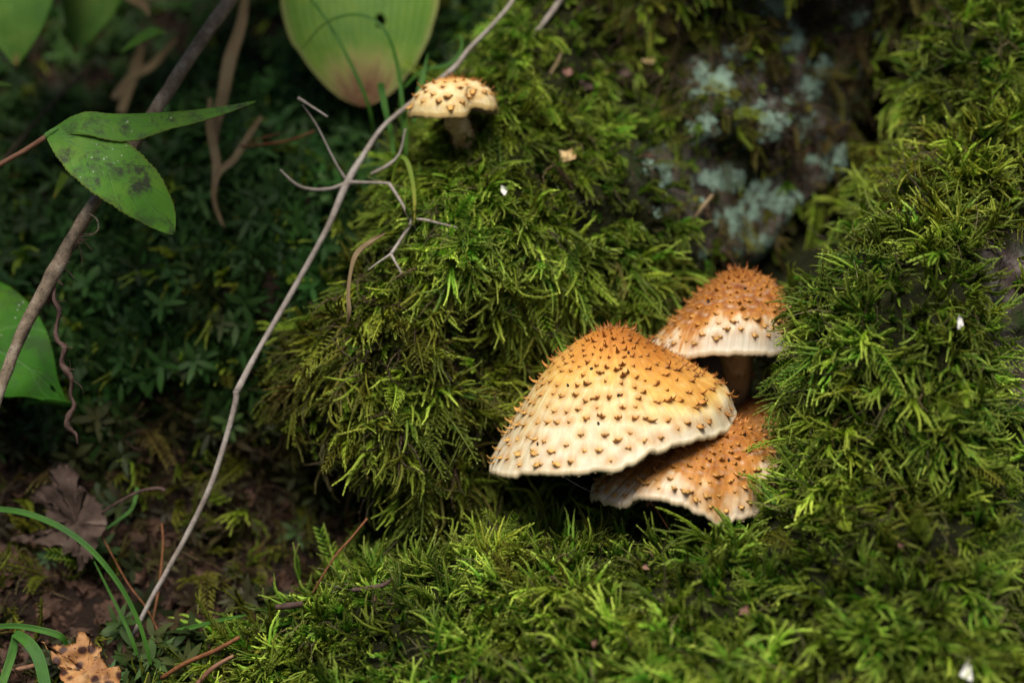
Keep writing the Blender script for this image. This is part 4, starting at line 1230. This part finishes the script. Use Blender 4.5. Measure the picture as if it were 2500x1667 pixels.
# --- low leaf by the stick
OL = QW(-220, 800, -2.5)
low = empty('low_plant', OL, 'rounded glossy green leaf with a small hole and curled tip beside the grey stick', 'leaf')
link('leaf', leaf_mesh('leaf', [(-260, 830, -3.5), (-140, 830, -2.8), (-20, 850, -2.2), (80, 905, -2.0), (160, 985, -2.4)], [60, 150, 185, 176, 140, 92, 30, 6], [50, 120, 132, 128, 120, 96, 50, 10], (0.15, 0.2, 1), M['low_leaf'], fold=0.08, arch=-0.25, ripple=0.1, nu=70, nv=40, seed=10, origin=OL, hole=[(0.90, -0.1, 0.014, 0.09)]), low)
link('curled_edge', leaf_mesh('curled_edge', [(60, 985, -2.3), (110, 978, -2.1), (150, 984, -2.2), (180, 990, -2.5)], [1, 6, 10, 5], [1, 26, 28, 4], (0.1, -0.6, 0.7), M['low_leaf'], fold=0.1, arch=-0.8, nu=24, nv=14, seed=11, origin=OL), low)
for (pts, w_, lab, hn) in (([(295, 127, -8), (335, 100, -7.8), (372, 80, -7.6), (406, 79, -7.6)], [1, 13, 15, 1], 'small pointed dark green leaf between the broad leaves', 0), ([(-60, 200, -4), (0, 205, -4), (29, 209, -4)], [8, 7, 1], 'tiny leaf tip poking in above the vine leaves', 1), ([(160, 425, -5), (145, 455, -5), (130, 485, -5)], [12, 9, 1], 'withered small leaf tip hanging below the vine leaf', 2)):
    link('small_leaf', leaf_mesh('small_leaf', pts, w_, w_, (0.1, 0.4, 1), M['tip_leaf'] if hn != 2 else M['grass_yellow'], fold=0.15, nu=26, nv=10, seed=12), None, lab, 'leaf')

# --- stick
OS = QW(0, 950, 0.5)
stick = empty('stick', OS, 'rough grey brown stick leaning behind the vine leaves', 'stick')
stem_obj('branch', [(640, -120, -5.6), (565, -5, -4.6), (470, 130, -3.4), (385, 262, -2.2), (300, 390, -1.2), (215, 518, -0.4), (130, 670, 0.2), (60, 800, 0.5), (8, 930, 0.8), (-30, 1060, 0.9)], [19, 19, 18, 17, 15, 16, 19, 16, 13, 12], M['stick'], stick, OS, 14, 0.16, 5, 10)
tp = [(133, 695, 0.2), (132, 730, 0.3), (145, 760, 0.3), (137, 800, 0.2), (140, 830, 0.3), (158, 850, 0.4), (150, 885, 0.3), (165, 910, 0.3), (176, 930, 0.3), (172, 965, 0.2), (182, 990, 0.2), (168, 1015, 0.2), (165, 1040, 0.2), (185, 1060, 0.2), (190, 1085, 0.2)]
stem_obj('rootlet', tp, [4, 5, 6, 5, 6, 8, 6, 9, 5, 4, 6, 7, 8, 5, 1.5], M['root_hair'], stick, OS, 7, 0.45, 8, 6, label='twisted dark rootlet hanging from the stick')
for i in range(26):
    t = rs.uniform(0, 1); q = catmull(np.array(tp[:9] if i % 2 else [(205, 560, 0.4), (180, 610, 0.4), (160, 650, 0.3), (138, 690, 0.3)], float), 50)[int(t * 49)]
    d = rs.normal(0, 9, 2) + np.array([8, 5])
    stem_obj('root_hair', [(q[0], q[1], q[2]), (q[0] + d[0], q[1] + d[1], q[2] + rs.normal(0, 0.1)), (q[0] + d[0] * 1.3 + rs.normal(0, 4), q[1] + d[1] * 2 + rs.normal(0, 5), q[2])], [1.2, 1.0, 0.4], M['root_hair'], stick, OS, 4, 0, 1, 3)
stem_obj('root_hair', [(215, 520, -0.2), (236, 535, 0.0), (240, 560, 0.0), (222, 574, 0.0), (195, 578, 0.0)], [2, 2, 2, 1.6, 0.8], M['stick'], stick, OS, 5, 0.1, 1, 5)

# --- long dry stem with forked side branches
OD = QW(330, 1540, -0.5)
dstem = empty('dry_weed', OD, 'long thin pale dry stem crossing the bank, with forked side twigs', 'weed')
stem_obj('stalk', [(1270, -40, -6.5), (1245, 12, -6.2), (1190, 75, -5.8), (1145, 120, -5.6), (1110, 165, -5.3), (1060, 205, -5.0), (1000, 255, -4.6), (935, 310, -4.0), (890, 375, -3.4), (848, 446, -2.8), (800, 555, -2.2), (740, 665, -1.8), (680, 770, -1.4), (628, 860, -1.0), (577, 958, -0.6)],
         [5.5, 5, 5, 5, 7, 6, 6, 6, 7, 10, 7.5, 7, 7, 7, 8.5], M['stem'], dstem, OD, 10, 0.10, 2, 6)
stem_obj('stalk', [(577, 955, -0.6), (574, 985, -0.6), (555, 1060, -0.6), (520, 1170, -0.7), (470, 1280, -0.8), (410, 1390, -0.9), (365, 1470, -1.0), (325, 1550, -1.2)], [8.5, 7.5, 7, 7, 7, 6.5, 6, 5], M['stem'], dstem, OD, 10, 0.10, 3, 6)
for pts, rd in (
        ([(848, 446, -2.8), (800, 462, -2.5), (745, 460, -2.3), (712, 442, -2.1), (684, 414, -1.9)], [5, 5, 4.5, 4, 2]),
        ([(845, 440, -2.8), (815, 390, -2.6), (775, 310, -2.4), (738, 255, -2.2)], [4, 3, 2.5, 2]),
        ([(728, 240, -2.2), (760, 260, -1.9), (800, 286, -1.7)], [4.5, 3, 2.5]),
        ([(850, 446, -2.8), (900, 446, -2.4), (950, 448, -2.1)], [6, 4, 4]), ([(950, 448, -2.1), (980, 495, -1.8), (1006, 542, -1.5)], [4.5, 4, 5.5]),
        ([(1006, 542, -1.5), (980, 582, -1.0), (955, 620, -0.6)], [5.5, 4, 5]), ([(955, 620, -0.6), (925, 640, -0.5), (898, 660, -0.6)], [3.5, 2.5, 2]), ([(955, 622, -0.6), (968, 645, -0.4), (981, 669, -0.3)], [4, 3, 3]),
        ([(1006, 542, -1.5), (1028, 536, -1.2), (1075, 546, -1.0), (1122, 558, -1.0)], [5, 3.5, 3, 2.5]), ([(1008, 545, -1.5), (1016, 560, -1.6), (1026, 578, -1.8)], [2.5, 2, 1.5]),
        ([(905, 425, -3.0), (945, 405, -3.2), (975, 375, -3.4), (990, 315, -3.8)], [3, 5, 2.5, 2.5])):
    stem_obj('side_twig', pts, rd, M['stem'], dstem, OD, 6, 0.12, 4, 6)

for pts, rd, mat, name, lab, cat in (
        ([(1385, -30, -7.5), (1355, 20, -7.2), (1320, 65, -6.9), (1296, 95, -6.8)], [9, 8, 6, 5], 'stem', 'dry_straw', 'short blurred dry stalk leaning on the moss above the small mushroom', 'stem'),
        ([(588, 358, -6.5), (650, 352, -6.0), (710, 342, -5.6), (768, 320, -5.4)], [5, 6, 5, 3], 'needle', 'pine_needle', 'reddish brown pine needle lying across the dry torn blade', 'needle'),
        ([(602, 348, -6.5), (650, 335, -6.3), (685, 325, -6.2)], [3, 4, 2], 'needle', 'pine_needle', 'shorter reddish pine needle just above another on the bank', 'needle'),
        ([(897, 1265, 0.0), (860, 1310, 0.2), (820, 1355, 0.4), (785, 1410, 0.5), (762, 1450, 0.3)], [4.5, 4, 4, 4, 3], 'needle', 'pine_needle', 'orange brown needle leaning up from the front moss mound', 'needle'),
        ([(395, 1278, -2.5), (398, 1330, -2.3), (388, 1430, -2.0), (372, 1520, -1.6), (364, 1548, -1.4)], [3, 4, 4, 4, 3], 'needle', 'pine_needle', 'upright thin brown needle next to the foot of the dry stem', 'needle'),
        ([(250, 1310, -2.4), (310, 1420, -2.0), (355, 1480, -1.6), (385, 1540, -1.2), (395, 1600, -0.8)], [2.5, 3, 3, 3, 2.5], 'needle', 'pine_needle', 'thin red brown needle following the arching grass blade', 'needle'),
        ([(395, 1655, 0.8), (450, 1620, 1.4), (520, 1590, 1.9), (585, 1555, 2.1)], [6, 6, 6, 5], 'needle', 'twig', 'orange brown twig lying along the edge of the front moss', 'twig'),
        ([(480, 1670, 2.4), (520, 1630, 2.6), (570, 1600, 2.7)], [6, 6, 4], 'petiole', 'twig', 'short reddish twig sunk in the front moss beside the orange one', 'twig'),
        ([(675, 1482, 1.7), (705, 1478, 1.9), (740, 1474, 1.9)], [7, 9, 7], 'root_hair', 'twig', 'broken brown twig stub on the crest of the front moss', 'twig'),
        ([(860, 1440, 2.0), (895, 1436, 2.2), (935, 1428, 2.2), (958, 1412, 2.2)], [5, 6, 6, 3], 'root_hair', 'twig', 'dark rough twig piece half buried in the front moss', 'twig'),
        ([(0, 405, -9.5), (60, 330, -9.8), (140, 240, -10.2), (230, 150, -11)], [5, 4, 4, 4], 'root_hair', 'twig', 'thin dark twig in the shade under the pointed leaf tips', 'twig'),
        ([(1600, 1240, 3.2), (1585, 1228, 3.3), (1581, 1233, 3.4)], [1.8, 2, 4.5], 'needle', 'moss_capsule', 'orange spore stalk with a hooked head below the low mushroom', 'spore stalk'),
        ([(0, 1640, -0.4), (60, 1630, -0.4), (130, 1610, -0.3)], [6, 6, 5], 'petiole', 'twig', 'reddish stalk lying behind the wide grass blades', 'twig'),
        ([(1352, 1147, 1.8), (1400, 1178, 2.0), (1448, 1203, 0.6)], [0.5, 0.5, 0.5], 'white', 'spider_thread', 'single fine spider thread between two mushroom caps', 'thread')):
    if name == 'pine_needle':
        rd = [q * 0.72 for q in rd]
    if name == 'moss_capsule':
        pts = [(1632, 1290, 2.4), (1612, 1258, 2.5), (1594, 1232, 2.6), (1584, 1228, 2.6), (1579, 1236, 2.6)]; rd = [2, 2, 2.2, 4.5, 3.5]
    stem_obj(name, pts, rd, M[mat], None, (0, 0, 0), 7, 0.15 if mat != 'white' else 0, 6, 6, label=lab, cat=cat)

# --- blades
def blade(name, pts, w, mat, label, cat, normal=(0.1, 0.3, 1), fold=0.35, group=None):
    link(name, leaf_mesh(name, pts, [q * 0.87 for q in w], [q * 0.8 for q in w], normal, M[mat], fold=fold, nu=60, nv=9, seed=int(abs(pts[0][0])) % 50, thick=0.00012, ripple=0.05 if mat != 'dry_blade' else 0.14), None, label, cat, group)
G = 'grass blade'
blade('grass_blade', [(752, -10, -7.0), (800, 55, -6.6), (850, 145, -6.2), (885, 220, -6.0), (905, 280, -6.2), (915, 345, -6.8)], [4, 5.5, 6, 6, 5, 4], 'grass', 'dark grass blade arching down across the broad brown tipped leaf', G)
blade('grass_blade', [(735, 122, -6.8), (790, 62, -6.4), (850, 38, -6.0), (910, 48, -5.8), (950, 95, -5.6), (975, 190, -5.6), (983, 300, -5.4), (992, 390, -5.0)], [0.8, 3, 4.5, 5, 5.5, 6.5, 7, 4], 'grass', 'thin grass blade curving in a high arc over the broad leaf', G)
blade('grass_blade', [(1045, 130, -5.6), (1032, 190, -5.2), (1018, 250, -4.8), (1010, 300, -4.6)], [1, 9, 10, 5], 'grass', 'wide upright grass blade crossing the edge of the small mushroom', G)
blade('grass_blade', [(928, 203, -5.0), (932, 225, -5.0), (942, 275, -4.8), (955, 330, -4.7), (960, 380, -4.5)], [10, 11, 9, 8, 6], 'grass', 'bitten off grass blade with a square cut top', G)
blade('grass_blade', [(975, 200, -5.0), (980, 240, -4.8), (988, 300, -4.7), (992, 380, -4.6)], [4, 7, 7, 5], 'grass', 'straight narrow grass blade beside the bitten off one', G)
blade('grass_blade', [(985, 215, -5.8), (1030, 175, -5.6), (1090, 160, -5.6), (1120, 135, -5.7), (1128, 100, -5.8), (1115, 92, -5.9), (1085, 115, -6.0)], [4, 5, 6, 6, 4, 2.5, 1], 'grass', 'grass blade looping past the dry stem above the small mushroom', G)
blade('grass_blade', [(955, 460, -2.6), (965, 405, -2.4), (980, 384, -2.2), (996, 400, -2.0), (1008, 450, -1.7), (1012, 500, -1.4), (1010, 552, -1.3)], [3, 4, 6, 7, 6.5, 5, 1.5], 'grass_yellow', 'bent yellowing grass blade touching the forked dry twig', G)
blade('grass_blade', [(-30, 1240, -0.8), (60, 1252, -0.4), (150, 1288, 0.0), (225, 1345, 0.3), (290, 1425, 0.5), (335, 1510, 0.6), (358, 1580, 0.6), (368, 1625, 0.5)], [8, 9, 9, 8, 7, 6.5, 6, 5], 'grass', 'long grass blade arching over the grey dead leaf', G)
blade('grass_blade', [(230, 1370, -0.8), (265, 1440, -0.5), (300, 1510, -0.2), (322, 1560, 0.0), (335, 1600, 0.0)], [2, 4, 5, 6, 5], 'grass', 'shorter grass blade under the long arching one', G)
blade('grass_blade', [(330, 1225, -3.0), (335, 1190, -2.9), (322, 1240, -2.6), (280, 1275, -2.4), (245, 1300, -2.2)], [2, 6, 6, 4, 1.5], 'grass', 'thin green sprig crossing the stalk of the dead leaf', G)
blade('grass_blade', [(-20, 1530, 1.2), (40, 1528, 1.5), (100, 1538, 1.7), (145, 1552, 1.7), (165, 1575, 1.5)], [7, 8, 9, 10, 5], 'grass', 'grass blade lying level behind the spotted orange leaf', G)
blade('grass_blade', [(35, 1545, 1.5), (70, 1570, 1.9), (95, 1610, 2.2), (112, 1680, 2.6)], [12, 17, 18, 17], 'grass', 'wide grass blade bending down beside the spotted orange leaf', G)
blade('grass_blade', [(38, 1550, 1.4), (28, 1600, 1.6), (5, 1670, 2.0)], [10, 13, 12], 'grass', 'darker wide blade behind another at the litter edge', G)
blade('grass_blade', [(600, 1500, 0.6), (530, 1515, 0.2), (470, 1530, -0.1), (430, 1535, -0.2)], [3, 6, 7, 2], 'grass', 'flat blade in the shade behind the front moss edge', G)
D_ = 'dry grass'
blade('dry_grass', [(600, -20, -10.0), (588, 60, -9.5), (560, 150, -9.0), (545, 230, -8.6), (528, 300, -8.2), (520, 380, -7.8)], [10, 18, 22, 19, 15, 9], 'dry_blade', 'long flat dry brown blade hanging in the dark behind the leaves', D_, fold=0.15)
blade('dry_grass', [(512, 240, -8.0), (512, 310, -7.6), (528, 400, -7.0), (522, 480, -6.6), (535, 530, -6.4), (549, 558, -6.3)], [6, 13, 14, 8, 6, 1], 'dry_blade', 'torn dry blade ending in a curled point above the bank moss', D_, fold=0.15)
blade('dry_grass', [(638, 285, -7.4), (605, 335, -7.2), (570, 390, -7.0), (535, 420, -6.8), (520, 470, -6.6), (530, 520, -6.4)], [6, 11, 11, 10, 7, 1], 'dry_blade', 'pale dry strip branching off the torn blade', D_, fold=0.1)
blade('dry_grass', [(345, 110, -12.5), (330, 170, -12.2), (310, 225, -12.0), (295, 275, -11.8)], [12, 20, 17, 14], 'dry_blade', 'blurred forked dry strip in the deep shade', D_, fold=0.1)
blade('dry_grass', [(430, 95, -12.6), (370, 160, -12.3), (320, 190, -12.1), (275, 240, -11.9)], [8, 15, 13, 10], 'dry_blade', 'blurred dry strip crossing the forked one in the deep shade', D_, fold=0.1)
blade('dry_grass', [(315, -10, -10.5), (350, 15, -10.2), (365, 40, -10.0)], [22, 14, 3], 'dry_blade', 'pale dry scrap peeking down beside the stick', D_, fold=0.1)
blade('dry_grass', [(340, -8, -10.6), (430, -4, -10.4), (520, -12, -10.3)], [9, 10, 7], 'dry_blade', 'level dry strip touching the stick high on the bank', D_, fold=0.1)
blade('dry_grass', [(940, 568, -0.9), (905, 590, -0.6), (870, 620, -0.4), (855, 670, -0.2), (850, 720, 0.0), (852, 760, 0.0), (848, 790, -0.2)], [3, 7, 8, 5, 6, 7, 2], 'dry_blade', 'narrow pale curled blade lying on the hanging moss', D_, fold=0.1)
blade('dry_grass', [(1355, 205, -6.2), (1345, 180, -6.0), (1362, 150, -6.0), (1370, 130, -6.2)], [2, 4, 5, 3], 'dry_blade', 'short dry shred on the moss above the yellow flake', D_, fold=0.1)
blade('dry_grass', [(1690, 540, -5.2), (1715, 505, -5.0), (1740, 475, -5.2)], [3, 5, 4], 'dry_blade', 'straw shred standing on the moss near the lichen', D_, fold=0.1)

# --- dead leaves
def ragged(name, center, outline, hf, mat, label, cat, seed, crumple=0.35, rings=9, sub=4, stalk=None, jag=5):
    r = np.random.default_rng(seed)
    out = []
    n = len(outline)
    for i in range(n):
        a_, b_ = np.array(outline[i], float), np.array(outline[(i + 1) % n], float)
        for q in range(sub):
            p = a_ + (b_ - a_) * q / sub
            out.append(p + (r.normal(0, jag, 2) if q else 0))
    out = np.array(out); m = len(out)
    c = np.array(center, float)
    V, T = [], []
    for k in range(rings + 1):
        s = k / rings
        for p in out:
            x, y = c + (p - c) * max(s, 0.001)
            h = hf(x, y) + crumple * (fbm(np.array(x / 60.0), np.array(y / 60.0), 0, seed, 3) * 0.8)
            V.append(QW(x, y, float(h))); T.append((s, math.atan2(y - c[1], x - c[0]) / 3.1416, 0))
    F = grid_faces(rings + 1, m, True)
    V = np.array(V); N0 = len(V)
    F2 = [tuple(N0 + i for i in reversed(f)) for f in F] + [(rings * m + (j + 1) % m, rings * m + j, N0 + rings * m + j, N0 + rings * m + (j + 1) % m) for j in range(m)]
    V2 = np.vstack([V, V - TOW * 0.0003])
    org = V[0].copy()
    root = empty(name, org, label, cat)
    link('blade', mesh_of(name, V2 - org, F + F2, M[mat], True, {'luv': ('FLOAT_VECTOR', np.vstack([T, T]))}), root)
    if stalk:
        stem_obj('stalk', stalk[0], stalk[1], M['root_hair'], root, org)
    return root
ragged('dead_leaf', (185, 1275), [(255, 1250), (235, 1210), (205, 1190), (195, 1160), (170, 1138), (135, 1136), (118, 1150), (130, 1180), (80, 1192), (75, 1215), (105, 1225), (112, 1262), (130, 1290), (110, 1310), (20, 1312), (60, 1326), (110, 1328), (150, 1330),
                                  (150, 1352), (175, 1345), (190, 1375), (192, 1392), (205, 1372), (225, 1365), (238, 1320), (250, 1300), (262, 1278)], lambda x, y: -3.6 + (x - 100) * 0.008 + (1270 - y) * 0.002, 'dead_leaf',
       'curled grey brown dead leaf with ragged edges on the dark litter', 'dead leaf', 4, 0.5, stalk=([(248, 1252, -2.5), (290, 1225, -2.3), (340, 1200, -2.2), (385, 1192, -2.2), (403, 1198, -2.2)], [3, 3.5, 4, 5, 6]))
ragged('dead_leaf', (215, 1640), [(190, 1542), (205, 1540), (218, 1560), (225, 1572), (248, 1580), (245, 1600), (258, 1620), (268, 1642), (292, 1625), (295, 1655), (285, 1690), (240, 1760), (190, 1740), (170, 1680), (150, 1660), (148, 1630), (128, 1615), (125, 1590), (100, 1565), (130, 1572), (160, 1575), (185, 1570)],
       lambda x, y: 1.9 + (y - 1540) * 0.006, 'spotted', 'orange brown dead leaf with dark spots and toothed edge', 'dead leaf', 5, 0.25, jag=2.5)

# --- small flakes on the moss
def flake(px, py, rad, mat, label, seed, lift=0.5, pts=7, asp=0.7, group=None, spike=0.3):
    r = np.random.default_rng(seed)
    h = hit(px, py) + lift
    a0 = r.uniform(0, 6.28)
    out = []
    for i in range(pts):
        an = a0 + i / pts * 6.283
        q = rad * (1 + (spike if i % 2 else -spike) * r.uniform(0.5, 1.2))
        out.append((px + q * math.cos(an), py + q * asp * math.sin(an)))
    V, F = [], []
    m = len(out)
    for k in range(4):
        for p in out:
            s = k / 3 if k else 0.01
            V.append(QW(px + (p[0] - px) * s, py + (p[1] - py) * s, h + 0.12 * s * s * math.sin(p[0] * 0.3 + p[1] * 0.2) + (p[1] - py) * 0.004))
    F = grid_faces(4, m, True)
    V = np.array(V); N0 = len(V)
    F = F + [tuple(N0 + i for i in reversed(f)) for f in F] + [(3 * m + (j + 1) % m, 3 * m + j, N0 + 3 * m + j, N0 + 3 * m + (j + 1) % m) for j in range(m)]
    link('flake', mesh_of('flake', np.vstack([V, V - TOW * 0.0004]), F, M[mat], True), None, label, 'flake', group)
flake(1230, 463, 12, 'white', 'tiny white petal resting on the moss below the small mushroom', 1, 0.9, 7, 1.0)
flake(1387, 380, 21, 'straw', 'pale yellow star shaped flake on the moss', 2, 0.9, 9, 0.85, spike=0.33)
flake(1585, 148, 18, 'straw', 'tan curled scrap on the moss by the dark bark', 3, 0.8, 7, 0.45)
flake(1386, 175, 14, 'pink', 'round greyish pink scrap by the dark bark chip', 4, 0.7, 8, 0.8, spike=0.1)
flake(2280, 498, 20, 'pink', 'heart shaped pinkish scrap on the trunk moss', 5, 0.9, 6, 0.9)
flake(2344, 788, 8, 'white', 'thin white upright chip near the bare bark', 6, 0.9, 6, 2.4, spike=0.1)
flake(2360, 1640, 16, 'white', 'pale white chip at the lower trunk moss', 7, 0.9, 6, 1.6)
for i, (x, y, s_, asp, lab) in enumerate([(1224, 1352, 9, 2.2, 'narrow upright red brown scrap in the moss crest under the cone shaped cap edge'), (1590, 1345, 12, 0.9, 'mauve scrap in the moss straight below the low mushroom'), (1575, 1384, 10, 0.8, 'salmon scrap in the moss just under the mauve one'),
                                     (1818, 1490, 14, 1.1, 'largest pinkish red scrap sunk in the bright moss mound'), (1835, 1335, 8, 0.8, 'tan crumb on the moss by the torn edge of the low mushroom'), (1452, 1570, 9, 1.1, 'dull red crumb deep in the blurred front moss'),
                                     (2200, 1330, 10, 0.6, 'flat pinkish crumb on the trunk foot moss'), (912, 1459, 8, 1.0, 'reddish crumb on the moss under the dark buried twig'), (995, 1477, 7, 1.0, 'small orange crumb on the moss right of the dark buried twig'.replace(' right of', ' beyond'))]):
    flake(x, y, s_, 'pink', lab, 20 + i, 0.8, 7, asp)
for i, (x, y, s_) in enumerate([(1360, 315, 15), (1505, 170, 34), (1425, 205, 26), (900, 510, 8), (1640, 690, 20)]):
    flake(x, y, s_, 'root_hair' if i != 4 else 'litter', ['small dark bark crumb on the moss near the yellow flake', 'dark rough bark chip bedded in the moss', 'greyish bark chip next to the round pink scrap', 'tiny crumb on the moss beside the forked twig', 'brown withered tuft scrap above the cone shaped mushroom'][i], 40 + i, 0.35, 9, 0.8, spike=0.2)
# spore stalks by the crevice
for i, (x, y, dx, dy) in enumerate([(2190, 283, 12, 40), (2203, 304, 20, 30), (2180, 306, 34, 24), (2126, 372, 16, 26)]):
    h = hit(x + dx, y + dy)
    stem_obj('moss_capsule', [(x + dx, y + dy, h), (x + dx * 0.5, y + dy * 0.5, h + 0.8), (x + 3, y + 3, h + 1.2), (x - 3, y - 2, h + 1.3)], [1.2, 1.2, 1.4, 5], M['ochre'], None, (0, 0, 0), 6, 0, 1, 5, label='tiny yellow spore capsule on a thin stalk by the dark crevice', cat='spore stalk', group='spore stalks by the crevice')
